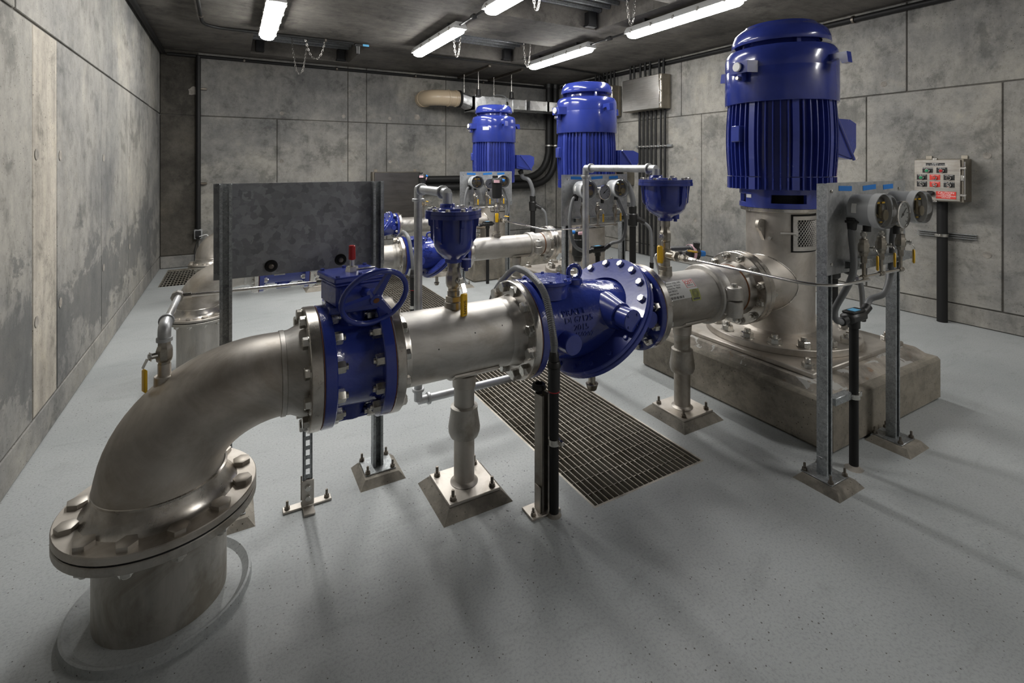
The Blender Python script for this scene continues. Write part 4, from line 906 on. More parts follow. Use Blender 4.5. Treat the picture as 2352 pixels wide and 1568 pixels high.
    fg = flange(t, L, *f6, M_SSF, 0, name='nozzle_flange'); part('gasket', HL(MB(), [(f6[0] - .002, Rr), (f6[0] - .002, L['RF'] * .97), (f6[0], L['RF'] * .97)], L, 40), M_RUB, fg)
    return ztop + .028
TB = []
for L in LINES:
    zp = plinth(L); zt = pump_head(L, zp); TB.append(motor(L, zt))
# ================================================================== small valves, air valves, vents
def ball_valve(M, label, big=1.0, m=None, handle=0.0, group='ball valves', horiz=False, text=False):
    """local frame: flow along Z, lever stem along -Y, lever hangs along -Z; base at z=0"""
    m = m or M_BRASS; s = big
    t = thing('ball_valve', label, 'ball valve', M=M, group=group)
    ky = '%.3f_%s' % (s, m.name)
    def body():
        mb = MB(); mb.lathe([(.0, 0), (.019 * s, 0), (.021 * s, .004 * s), (.021 * s, .018 * s), (.026 * s, .022 * s), (.029 * s, .034 * s), (.029 * s, .062 * s), (.026 * s, .072 * s), (.022 * s, .078 * s), (.022 * s, .096 * s), (.018 * s, .10 * s), (0, .10 * s)], 8)
        return mb
    put('body', shared('bv_body_' + ky, body, m), t, I4)
    put('stem', shared('bv_stem_' + ky, lambda: MB().cyl((0, -.02 * s, .048 * s), (0, -.046 * s, .048 * s), .011 * s, n=12).cyl((0, -.044 * s, .048 * s), (0, -.052 * s, .048 * s), .012 * s, n=6), M_BOLT), t, I4)
    A = T(0, -.046 * s, .048 * s) @ R(handle, 'Y')
    def arm(): return MB().box((0, 0, 0), (.020 * s, .004 * s, .03 * s), .001).box((.0, -.006 * s, -.026 * s), (.018 * s, .004 * s, .034 * s), .001, R(-.45, 'X'))
    put('lever', shared('bv_arm_' + ky, arm, M_TUBE), t, A)
    g = put('grip', shared('bv_grip_' + ky, lambda: MB().box((0, -.018 * s, -.083 * s), (.030 * s, .012 * s, .086 * s), .005 * s), M_YEL), t, A, 'yellow vinyl lever grip')
    if text:
        o = bpy.data.objects.new('lettering', text_mesh('SHARPE', .030, .0006, 'CENTER', M_INK)); COL.objects.link(o); o.parent = g
        o.matrix_local = T(0, -.0243 * s, -.09 * s) @ R(pi / 2, 'X') @ R(-pi / 2, 'Z') @ S3(s * .50, s * .55, s)
    return t
def fittings(mb, x, y, z0, z1, r):      # nipple with hex unions
    n = max(1, int((z1 - z0) / .05)); mb.cyl((x, y, z0), (x, y, z1), r, n=16)
    for i in range(n): mb.cyl((x, y, z0 + (z1 - z0) * (i + .3) / n), (x, y, z0 + (z1 - z0) * (i + .7) / n), r * 1.4, n=6, bev=.001)
    return mb
def elbow_pipe(name, pts, r, m, label, cat, fit=1.28):
    """threaded pipe with fat elbows at the corners"""
    t = thing(name, label, cat, tuple(pts[-1])); P = [Vector(p) for p in pts]
    for a, b in zip(P, P[1:]): part('pipe', MB().cyl(a, b, r, n=20), m, t)
    for a, b, c in zip(P, P[1:], P[2:]):
        d0 = (a - b).normalized(); d1 = (c - b).normalized(); h = r * 2.3; e = MB()
        path = [b + d0 * h] + [(b + d0 * h).lerp(b, q).lerp(b.lerp(b + d1 * h, q), q) for q in [i / 8 for i in range(9)]] + [b + d1 * h]
        e.tube(path, r * fit, 20)
        for d in (d0, d1): e.ring(b + d * h, d, r * fit * 1.14, r, r * .7, 20, .002)
        part('elbow', e, m, t)
    return t
Y1, Z1 = LINES[0]['Y'], LINES[0]['z']
def air_valve(x, y, z0, kind, label, cover):
    """kind: tall (straight bell) or bowl"""
    t = thing('air_release_valve', label, 'air valve', (x, y, z0), group='blue air release valves'); C0 = T(x, y, z0)
    part('inlet', MB().cyl((x, y, z0), (x, y, z0 + .03), .045, n=8, bev=.002), M_BLUES, t)
    if kind == 'tall':
        H, rf, prof = .245, .138, [(.046, .02), (.058, .03), (.070, .042), (.086, .058), (.097, .085), (.101, .12), (.104, .18), (.105, .225)]
        foot = (.06, .012)
    else:
        H, rf, prof = .25, .170, [(.045, .02), (.058, .03), (.074, .038), (.10, .052), (.122, .08), (.133, .118), (.137, .17), (.138, .225)]
        foot = (.07, .05)
    part('bell', MB().lathe(prof, 48, C0), M_BLUES, t)
    rib = MB()
    for i in range(6):
        a = 2 * pi * i / 6 + .5; k = [p for p in prof if p[1] > .06]
        po = [(p[0] - .01, p[1]) for p in k] + [(rf * .93, H - .02), (rf * .90, H - .06 if kind == 'tall' else H - .05)] + ([(p[0] + .012, p[1]) for p in reversed(k[1:-1])])
        rib = MB().prism(po, .016, C0 @ R(a, 'Z') @ R(pi / 2, 'X') @ T(0, 0, -.008)); part('rib', rib, M_BLUES, t)
    zc = z0 + H - .022
    sq = 8 if kind == 'tall' else 12
    po = [(rf * (1.0 + .035 * math.cos(4 * a + .3)) * math.cos(a), rf * (1.0 + .035 * math.cos(4 * a + .3)) * math.sin(a)) for a in [2 * pi * i / 48 for i in range(48)]] if kind == 'tall' else [(rf * math.cos(2 * pi * i / 56), rf * math.sin(2 * pi * i / 56)) for i in range(56)]
    part('bell_flange', MB().prism(po, .020, T(x, y, zc)), M_BLUES, t)
    cv = part('cover', MB().prism([(a * .985, b * .985) for a, b in po], .018, T(x, y, zc + .021)).cyl((x, y, zc + .03), (x, y, zc + .048), .075, n=36, bev=.004), M_BLUES, t)
    bolt_circle(cv, (x, y, zc + .039), (0, 0, 1), rf * .86, 10, bolt_mesh(.012, .010), name='cover_bolt')
    put('cover_bolt', bolt_mesh(.014, .014), cv, T(x + .04, y - .02, zc + .047))
    part('outlet_boss', MB().cyl((x, y + .08, zc + .03), (x, y + .08, zc + .065), .044, .040, 8, .003), M_BLUE, t)
    part('drain_plug', MB().cyl((x + foot[0], y - .02, z0 + foot[1]), (x + foot[0], y - .02, z0 + foot[1] - .04), .026, n=14).cyl((x + foot[0], y - .02, z0 + foot[1] - .04), (x + foot[0], y - .02, z0 + foot[1] - .058), .012, n=6), M_BLUES, t)
    return zc + .065
# --- first air valve (between the blue valves)
xa = .972
t = thing('riser_nipple', 'short threaded nipple under the tall air valve', 'pipe fitting', (xa, Y1, Z1 + .19))
part('nipple', MB().cyl((xa, Y1, Z1 + .195), (xa, Y1, 1.03), .031, n=20).cyl((xa, Y1, Z1 + .197), (xa, Y1, Z1 + .225), .042, n=6, bev=.002), M_BRASS, t)
ball_valve(T(xa, Y1, 1.02) @ R(.22, 'Z'), 'large ball valve with lettered yellow lever under the tall air valve', 1.35, text=True)
t = thing('riser_nipple', 'short steel nipple between large ball valve and tall air valve', 'pipe fitting', (xa, Y1, 1.15))
part('nipple', MB().cyl((xa, Y1, 1.15), (xa, Y1, 1.19), .031, n=20), M_BRASS, t)
zo = air_valve(xa, Y1, 1.172, 'tall', 'tall blue bell-shaped air valve above the pipe spool in the foreground', True)
elbow_pipe('vent_pipe', [(xa, Y1 + .08, zo - .01), (xa, Y1 + .08, 1.515), (xa, 2.85, 1.515), (xa, 2.85, .255), (1.68, 2.85, .255)], .0245, M_GALV, 'galvanized vent pipe behind the foreground spool, bending down to the floor grating', 'pipe')
# --- second air valve (near the pump)
xb = 2.451
t = thing('riser_nipple', 'steel tee and nipples below the round blue air valve', 'pipe fitting', (xb, Y1, Z1 + .195))
mb = MB().cyl((xb, Y1, Z1 + .195), (xb, Y1, 1.16), .031, n=20).cyl((xb, Y1, Z1 + .197), (xb, Y1, Z1 + .225), .043, n=6, bev=.002).cyl((xb, Y1, 1.04), (xb, Y1, 1.12), .038, n=20, bev=.003)
mb.cyl((xb, Y1 - .02, 1.08), (xb, Y1 - .085, 1.08), .03, n=18).cyl((xb, Y1 - .08, 1.08), (xb, Y1 - .10, 1.08), .032, n=6)
part('tee', mb, M_BRASS, t); part('upper_nipple', MB().cyl((xb, Y1, 1.26), (xb, Y1, 1.305), .031, n=20), M_BRASS, t)
ball_valve(T(xb, Y1, 1.135) @ R(-1.2, 'Z'), 'ball valve with long yellow lever under the round air valve', 1.3)
zo = air_valve(xb, Y1, 1.298, 'bowl', 'round bowl-shaped blue air valve left of the big motor', True)
elbow_pipe('vent_pipe', [(xb, Y1 + .08, zo - .01), (xb, Y1 + .08, 1.632), (xb, 3.139, 1.632), (xb, 3.139, .30), (2.1, 3.139, .30)], .0255, M_GALV, 'galvanized vent pipe from the round air valve, dropping behind the check valve', 'pipe')
def sample_tube(L, zb, label, lab2):
    """side branch towards -Y with ball valve and thin tube to the gauge panel"""
    y = L['Y']; x = 2.451 if L['k'] == 0 else 2.478; yp = y - 1.0
    ball_valve(T(x, y - .115, zb) @ R(pi / 2, 'X') @ R(pi, 'Z') @ T(0, 0, 0), lab2, .8, handle=pi)
    t = thing('sample_tube', label, 'tube', (x, y - .2, zb))
    part('tube', MB().tube(bend([(x, y - .19, zb), (x, yp, zb - .005), (2.80, yp - .02, zb + .0)], .18), .0075, 10), M_TUBE, t)
    part('union', MB().cyl((x, y - .19, zb), (x, y - .225, zb), .014, n=6).cyl((x, y - .225, zb), (x, y - .25, zb), .011, n=12), M_BOLT, t)
sample_tube(LINES[0], 1.08, 'thin bright steel tube running from the tee to the nearest gauge panel', 'small ball valve with raised yellow lever on the side tee near the big pump')
for L, nm in ((LINES[1], 'middle'), (LINES[2], 'farthest')):
    x, y = 2.478, L['Y']; zt = L['z'] + L['R']
    t = thing('riser_nipple', 'threaded steel nipple and tee on the %s pipe line' % nm, 'pipe fitting', (x, y, zt))
    part('tee', MB().cyl((x, y, zt - .01), (x, y, 1.14), .028, n=18).cyl((x, y, zt), (x, y, zt + .04), .045, n=20, bev=.003).cyl((x, y, zt + .04), (x, y, zt + .06), .036, n=6).cyl((x, y, 1.04), (x, y, 1.11), .034, n=18).cyl((x, y - .02, 1.075), (x, y - .10, 1.075), .024, n=14), M_BRASS, t)
    ball_valve(T(x, y, 1.14) @ R(-.5, 'Z'), 'ball valve with yellow lever under the black air valve on the %s pipe line' % nm, 1.15)
    b = thing('black_air_valve', 'black plastic air valve with pink label on the %s pipe line' % nm, 'air valve', (x, y, 1.255), group='black air valves')
    part('base', MB().cyl((x, y, 1.255), (x, y, 1.31), .033, .036, 18), M_TUBE, b)
    part('body', MB().cyl((x, y, 1.30), (x, y, 1.46), .052, .056, 24, .006).cyl((x, y, 1.46), (x, y, 1.52), .064, .055, 24, .008).cyl((x - .02, y, 1.52), (x - .02, y, 1.545), .03, n=16, bev=.004), M_BLK, b)
    part('label_band', MB().lathe([(.0648, 0), (.0635, .03)], 10, T(x, y, 1.468), -2.6, -1.6), M_PINK, b)
    part('cap', MB().cyl((x + .05, y - .01, 1.49), (x + .085, y - .015, 1.49), .02, .016, 14, .003), M_BLUT, b)
    sample_tube(L, 1.075, 'thin steel tube running to the %s gauge panel' % nm, 'small ball valve with raised lever on the %s side tee' % nm)
# black air valve lying beside the big pump nozzle, and one upright by the middle pump
b = thing('black_air_valve', 'black plastic air valve with blue cap lying behind the big pump nozzle', 'air valve', (2.93, 2.70, .95), group='black air valves')
part('body', MB().cyl((2.82, 2.66, 1.00), (3.02, 2.62, .99), .050, .055, 20, .006).cyl((3.02, 2.62, .99), (3.10, 2.60, .985), .062, .055, 20, .008).cyl((3.06, 2.58, 1.03), (3.06, 2.57, 1.075), .025, n=14, bev=.004), M_BLK, b)
part('label_band', MB().ring((3.03, 2.618, .99), (.2, -.04, -.01), .0645, .06, .025, 24), M_PINK, b)
part('cap', MB().cyl((3.10, 2.60, .985), (3.15, 2.57, .98), .026, .020, 14, .003), M_BLUT, b)
part('bracket', MB().cyl((2.82, 2.66, 1.0), (2.78, 2.67, 1.0), .03, n=14).tube(bend([(2.79, 2.67, 1.0), (2.74, 2.68, .99), (2.74, 2.62, .82), (2.74, 2.45, .80)], .05), .012, 10), M_TUBE, b)
b = thing('black_air_valve', 'black plastic air valve standing before the middle pump base', 'air valve', (3.25, 4.30, .50), group='black air valves')
part('base', MB().cyl((3.25, 4.30, .41), (3.25, 4.30, .62), .028, .034, 16), M_TUBE, b)
part('body', MB().cyl((3.25, 4.30, .62), (3.25, 4.30, .68), .04, .052, 20, .004).cyl((3.25, 4.30, .68), (3.25, 4.30, .86), .062, .058, 24, .006), M_BLK, b)
part('label_band', MB().box((3.24, 4.235, .93), (.06, .02, .03), .004), M_PINK, b); part('cap', MB().cyl((3.19, 4.28, .94), (3.15, 4.28, .94), .02, n=12), M_BLUT, b)
part('head', MB().cyl((3.25, 4.30, .85), (3.25, 4.30, .95), .05, .045, 20, .006), M_BLK, b)
ball_valve(T(3.27, 4.16, .43), 'tiny ball valve with yellow lever on the middle pump base', .8)
# tap on the big elbow, feeding the dark panel
t = thing('elbow_tap', 'threaded boss, nipples and slanted pipe on top of the big elbow', 'pipe fitting', (XE, Y1, .82))
xe_, ze_ = XE + .005, .80
mb = MB().cyl((xe_, Y1, ze_ - .06), (xe_, Y1, ze_ + .055), .036, .034, 24, .002).cyl((xe_, Y1, ze_ + .05), (xe_, Y1, ze_ + .10), .022, n=16)
part('boss', mb, M_SSD, t)
part('elbow', MB().tube(bend([(xe_, Y1, .985), (xe_, Y1, 1.035), (xe_, Y1 + .07, 1.045)], .045), .022, 18).ring((xe_, Y1, .985), (0, 0, 1), .027, .018, .014, 18).ring((xe_, Y1 + .06, 1.044), (0, 1, 0), .027, .018, .014, 18), M_GALV, t)
part('pipe', MB().cyl((xe_, Y1 + .05, 1.043), (xe_ + .01, 2.76, 1.05), .0135, n=14), M_GALV, t)
ball_valve(T(xe_, Y1, .89) @ R(-1.15, 'Z'), 'ball valve with hanging yellow lever on top of the big elbow', 1.0)
t = thing('sample_tube', 'thin bright steel tube running under the dark panel', 'tube', (-.2, 2.765, 1.04))
part('union', MB().cyl((-.215, 2.745, 1.05), (-.215, 2.785, 1.05), .026, n=8).cyl((-.21, 2.765, 1.05), (-.16, 2.765, 1.05), .014, n=6).cyl((.39, 2.765, 1.045), (.43, 2.765, 1.045), .014, n=6).cyl((.43, 2.765, 1.02), (.43, 2.765, 1.17), .013, n=10).cyl((.43, 2.765, 1.09), (.43, 2.765, 1.12), .017, n=6), M_BOLT, t)
part('tube', MB().cyl((-.16, 2.765, 1.05), (.40, 2.765, 1.045), .008, n=12).cyl((.22, 2.765, 1.115), (.42, 2.765, 1.115), .008, n=12), M_TUBE, t)
part('union', MB().cyl((.19, 2.765, 1.115), (.24, 2.765, 1.115), .014, n=6).cyl((.36, 2.765, 1.115), (.41, 2.765, 1.115), .014, n=6), M_BOLT, t)
# ================================================================== gauge panels
def csec(a=.026, t=.003, l=.013):
    return [(-a, -a), (-a + l, -a), (-a + l, -a + t), (-a + t, -a + t), (-a + t, a - t), (a - t, a - t), (a - t, -a + t), (a - l, -a + t), (a - l, -a), (a, -a), (a, a), (-a, a)]
PADF = [(0, 1, 2, 3), (4, 5, 6, 7), (0, 1, 5, 4), (1, 2, 6, 5), (2, 3, 7, 6), (3, 0, 4, 7)]
def foot(t, x, y, w=.118):
    part('grout_pad', MB().add([(x + i * q, y - .018 + j * q, z) for q, z in ((w, 0), (w * .74, .035)) for i, j in ((-1, -1), (1, -1), (1, 1), (-1, 1))], PADF), M_PAD, t)
    f = part('foot_bracket', MB().box((x, y, .038), (.16, .16, .008), .002).box((x - .025, y, .085), (.006, .05, .09), .002).box((x + .025, y, .085), (.006, .05, .09), .002).box((x, y + .025, .085), (.05, .006, .09), .002), M_STRUT, t)
    for i in (-1, 1):
        for j in (-1, 1): put('anchor_bolt', bolt_mesh(.0125, .013, True, .024, M_BOLTD), f, T(x + i * .066, y + j * .066, .042))
def strut_stand(xs, Y, sgn, sheet, msheet, ztop, label, tapes=True):
    x0, x1, z0, z1 = sheet; t = thing('gauge_panel_stand', label, 'instrument panel', (sum(xs) / 2, Y, 0), group='gauge panel stands')
    for x in xs:
        part('post', MB().prism(csec(), ztop - .04, T(x, Y, .04) @ (I4 if sgn < 0 else I4)), M_STRUT, t); foot(t, x, Y)
    ys = Y + sgn * .029
    sh = part('panel_sheet', MB().box(((x0 + x1) / 2, ys, (z0 + z1) / 2), (x1 - x0, .004, z1 - z0)), msheet, t)
    yo = ys + sgn * .002
    d = (0, sgn, 0)
    for x in (xs[0] + .005, xs[1] - .005):
        for z in (z0 + .055, z1 - .045): put('washer_bolt', bolt_mesh(.009, .006), sh, T(x, yo, z) @ align(d))
    if tapes:
        for i, (xx, wd) in enumerate(((x0 + .17, .13), (x0 + .42, .14), (x0 + .63, .115))):
            part('tape_strip', MB().box((0, 0, 0), (wd, .0012, .027), 0, T(xx, yo + sgn * .0008, z1 - .032) @ R((.03, -.05, -.04)[i], 'Y')), M_BLUT, sh, 'blue masking tape strip')
        part('shelf_channel', MB().prism(csec(.0205), .66, T(x0 + .12, yo + sgn * .042, 1.135) @ R(pi / 2, 'Y') @ R(pi / 2, 'Z')), M_STRUT, t)
    else:
        for x in (x0 + .245, x0 + .575): part('rubber_washer', MB().cyl((x, Y + sgn * .027, z0 + .045), (x, Y + sgn * .012, z0 + .045), .030, .026, 24, .004), M_RUB, sh); put('washer_bolt', bolt_mesh(.011, .007, True, 0, M_BOLTD), sh, T(x, Y + sgn * .012, z0 + .045) @ align((0, -sgn, 0)))
    return t, yo
def pressure_switch(x, y, z, label):      # faces -Y, back at y
    t = thing('pressure_switch', label, 'gauge', M=T(x, y, z) @ S3(1.17, 1.17, 1.17), group='clear-lensed pressure switches'); A = R(pi / 2, 'X')
    put('case', shared('ps_case', lambda: MB().lathe([(0, .03), (.060, .03), (.068, .036), (.070, .10), (.070, .135), (.062, .135)], 40, A), M_GREYP), t, I4)
    put('backplate', shared('ps_back', lambda: MB().lathe([(0, .132), (.064, .132)], 36, A), M_GBACK), t, I4)
    put('bezel', shared('ps_bez', lambda: MB().lathe([(.070, .120), (.076, .122), (.077, .150), (.070, .152), (.068, .134)], 40, A), M_BEZ), t, I4)
    put('inner_parts', shared('ps_in', lambda: MB().box((-.012, -.14, .0), (.018, .01, .06), .002).cyl((.02, -.134, -.018), (.02, -.15, -.018), .024, n=20).box((-.03, -.136, -.03), (.05, .006, .008), 0, R(.5, 'Y')), M_BUFF), t, I4)
    put('scale_marks', shared('ps_sc', lambda: MB().box((-.022, -.138, .036), (.026, .004, .007)).box((.022, -.138, .036), (.026, .004, .007)).box((0.0, -.138, -.048), (.02, .004, .006)), M_YEL), t, I4)
    put('lens', shared('ps_lens', lambda: MB().lathe([(.073, .135), (.074, .168), (.070, .174), (0, .176)], 40, A), M_GLASS), t, I4)
    put('name_sticker', shared('ps_st', lambda: MB().lathe([(.0706, .055), (.0706, .075)], 6, A, 2.7, 3.3), M_WHT), t, I4)
    put('bottom_stub', shared('ps_stub', lambda: MB().cyl((0, -.085, -.062), (0, -.085, -.095), .016, n=16), M_BLK), t, I4)
    return t
def dial_gauge(x, y, z, label):
    t = thing('pressure_gauge', label, 'gauge', M=T(x, y, z) @ S3(1.15, 1.15, 1.15), group='dial pressure gauges'); A = R(pi / 2, 'X')
    put('case', shared('dg_case', lambda: MB().lathe([(0, .05), (.050, .05), (.056, .056), (.058, .10), (.062, .104), (.063, .118), (.057, .120), (.055, .112)], 40, A), M_TUBE), t, I4)
    put('dial', shared('dg_dial', lambda: MB().lathe([(0, .111), (.056, .111)], 36, A), M_DIAL), t, I4)
    def ticks():
        mb = MB()
        for i in range(11):
            a = -pi * .75 + 1.5 * pi * i / 10; mb.box((0, -.1118, .045), (.003, .0006, .011 if i % 2 == 0 else .007), 0, R(a, 'Y'))
        return mb
    put('tick_marks', shared('dg_tick', ticks, M_INK), t, I4)
    put('needle', shared('dg_need', lambda: MB().box((0, -.1128, .012), (.004, .0008, .062), 0, R(.85, 'Y')).cyl((0, -.112, 0), (0, -.1145, 0), .006, n=14), M_INK), t, I4)
    put('glass', shared('dg_glass', lambda: MB().lathe([(0, .1165), (.057, .1165)], 36, A), M_GLASS), t, I4)
    put('stub', shared('dg_stub', lambda: MB().cyl((0, -.085, -.05), (0, -.085, -.09), .014, n=12), M_BLK), t, I4)
    return t
PAN = [('nearest', (2.715, 3.446), 1.460, (2.685, 3.525)), ('middle', (2.755, 3.455), 3.838, (2.69, 3.50)), ('farthest', (2.755, 3.455), 6.228, (2.70, 3.51))]
for nm, xs, Y, (sx0, sx1) in PAN:
    _, yo = strut_stand(xs, Y, -1, (sx0, sx1, 1.085, 1.565), M_SHEET, 1.56, 'galvanized gauge panel on two strut posts before the %s pump' % nm)
    xo = sx0 - 2.69; gx = (2.87 + xo, 3.05 + xo, 3.265 + xo); zg = (1.425, 1.40, 1.43)
    pressure_switch(gx[0], yo, zg[0], 'left pressure switch with clear lens on the %s gauge panel' % nm)
    dial_gauge(gx[1], yo - .055, zg[1], 'white dial pressure gauge on the %s gauge panel' % nm)
    pressure_switch(gx[2], yo, zg[2], 'right pressure switch with clear lens on the %s gauge panel' % nm)
    yv = yo - .085; zm = 1.075
    for q, (x, zt) in enumerate(zip(gx, (zg[0] - .105, zg[1] - .095, zg[2] - .105))):
        wv = ('left', 'middle', 'right')[q]
        ball_valve(T(x, yv, 1.185) @ R(.5, 'Z'), '%s small ball valve with yellow lever on the %s gauge panel' % (wv, nm), .9)
        t = thing('gauge_riser', '%s stack of fittings on the %s gauge panel' % (wv, nm), 'pipe fitting', (x, yv, zm), group='gauge risers')
        part('upper_fitting', fittings(MB(), x, yv, 1.274, zt, .011), M_BOLT, t); part('lower_tube', MB().cyl((x, yv, zm), (x, yv, 1.186), .0085, n=12).cyl((x, yv, 1.15), (x, yv, 1.186), .014, n=6), M_BRASS, t)
        part('tee', MB().box((x, yv, zm), (.034, .022, .022), .003).cyl((x - .022, yv, zm), (x + .022, yv, zm), .013, n=6), M_BRASS, t)
        part('clamp', MB().cyl((x + .03, yo - .066, 1.125), (x + .03, yo - .075, 1.125), .016, n=16), M_BOLT, t)
    t = thing('gauge_manifold', 'horizontal steel manifold tube below the %s gauge panel' % nm, 'tube', (gx[0], yv, zm))
    part('tube', MB().cyl((2.80, yv, zm), (gx[2] + .02, yv, zm), .0085, n=12), M_TUBE, t)
    # black junction box on a conduit post, with two flexible conduits from the switches
    bx, by, bz = (2.965, Y - .02, .80) if nm == 'nearest' else (3.12, Y - .03, .80)
    t = thing('junction_box', 'black junction box with blue label below the %s gauge panel' % nm, 'junction box', (bx, by, bz), group='junction boxes')
    part('body', MB().box((bx, by, bz + .03), (.16, .075, .05), .014).cyl((bx, by, bz - .03), (bx, by, bz + .01), .030, n=16).cyl((bx - .08, by, bz + .025), (bx - .125, by, bz + .02), .024, n=16, bev=.003).cyl((bx + .08, by + .0, bz + .035), (bx + .125, by, bz + .05), .022, n=16, bev=.003), M_BLK, t)
    part('lid', MB().box((bx, by, bz + .06), (.13, .06, .014), .004), M_BLKP, t)
    part('cover_label', MB().box((bx - .005, by - .002, bz + .068), (.06, .04, .002)), M_CYAN, t, 'small blue label')
    t = thing('conduit_post', 'black conduit rising from the floor to the %s junction box' % nm, 'conduit', (bx, by, 0), group='conduit posts')
    part('pipe', MB().cyl((bx, by, 0), (bx, by, bz - .02), .0225, n=18), M_BLKP, t)
    if nm == 'nearest':
        part('floor_seal', MB().lathe([(.022, .02), (.034, .006), (.045, 0)], 18, T(bx, by, 0)), M_GROUT, t)
        part('clamp', MB().ring((bx, by, .385), (0, 0, 1), .030, .021, .026, 18).box((bx + .04, by - .008, .398), (.05, .008, .03), .003), M_BOLT, t)
        part('strut_arm', MB().box((bx - .10, by + .02, .40), (.16, .041, .041), .003), M_STRUT, t)
    a = Vector((gx[0] - .055, yv + .03, zg[0] - .055)); b = Vector((bx - .125, by, bz + .02))
    t = thing('flexible_conduit', 'grey flexible conduit from the left switch of the %s gauge panel' % nm, 'conduit', tuple(a), group='flexible conduits')
    if nm == 'nearest': pts = [a, a + Vector((-.005, 0, -.07)), (2.80, yv + .02, 1.10), (2.78, by, .90), (2.79, by, .84), b]
    else: pts = [a, a + Vector((-.05, -.005, -.06)), (gx[0] - .15, yv, 1.12), (gx[0] - .10, yv, .92), b + Vector((-.05, 0, .01)), b]
    part('hose', MB().tube(spline(pts), .0165, 12), M_GREYC, t)
    part('connector', MB().cyl(a + Vector((0, 0, .015)), a + Vector((0, 0, -.05)), .026, .020, 16, .003).cyl(a + Vector((0, 0, .0)), a + Vector((0, 0, -.012)), .033, n=8), M_BLK, t)
    a = Vector((gx[2] + (.03), yv + .035, zg[2] - .06)); b = Vector((bx + .125, by, bz + .05))
    t = thing('flexible_conduit', 'grey flexible conduit from the right switch of the %s gauge panel' % nm, 'conduit', tuple(a), group='flexible conduits')
    if nm == 'nearest': pts = [a, a + Vector((.01, .02, -.12)), (gx[2] + .02, yv + .05, 1.12), (gx[2] - .06, by - .05, .95), b + Vector((.05, 0, .05)), b]
    else: pts = [a, a + Vector((.06, 0, -.09)), (gx[2] + .135, yv, 1.12), (gx[2] + .10, yv, .93), b + Vector((.06, 0, .03)), b]
    part('hose', MB().tube(spline(pts), .0165, 12), M_GREYC, t)
    part('connector', MB().cyl(b + Vector((.02, 0, .015)), b + Vector((-.02, 0, -.01)), .025, .022, 14, .002), M_BLK, t)
# the dark panel seen from behind
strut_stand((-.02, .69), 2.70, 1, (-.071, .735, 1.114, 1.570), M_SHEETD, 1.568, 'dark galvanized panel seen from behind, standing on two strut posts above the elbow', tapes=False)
# small slotted strut prop under the first valve flange
t = thing('slotted_strut_prop', 'slotted steel strut prop standing under the butterfly valve flange', 'support', (.325, 2.60, 0))
mb = MB(); x, y = .325, 2.60
for sx in (-1, 1): mb.box((x + sx * .015, y - .019, .27), (.012, .003, .46)); mb.box((x + sx * .0195, y, .27), (.003, .041, .46))
for k in range(11): mb.box((x, y - .019, .06 + k * .046), (.02, .003, .02), .0)
part('strut', mb, M_STRUT, t)
f = part('foot_bracket', MB().box((x, y, .006), (.22, .045, .010), .002, T(0, 0, 0)).box((x, y - .04, .006), (.05, .10, .010), .002).box((x, y - .024, .075), (.055, .006, .12), .002).box((x, y + .026, .075), (.055, .006, .12), .002), M_SSD, t)
for dx in (-.09, .09): put('anchor_bolt', bolt_mesh(.012, .013, True, .024, M_BOLTD), f, T(x + dx, y, .011))
for dz in (.05, .10): put('bolt', bolt_mesh(.014, .010, True), f, T(x, y - .027, dz) @ R(pi / 2, 'X'))
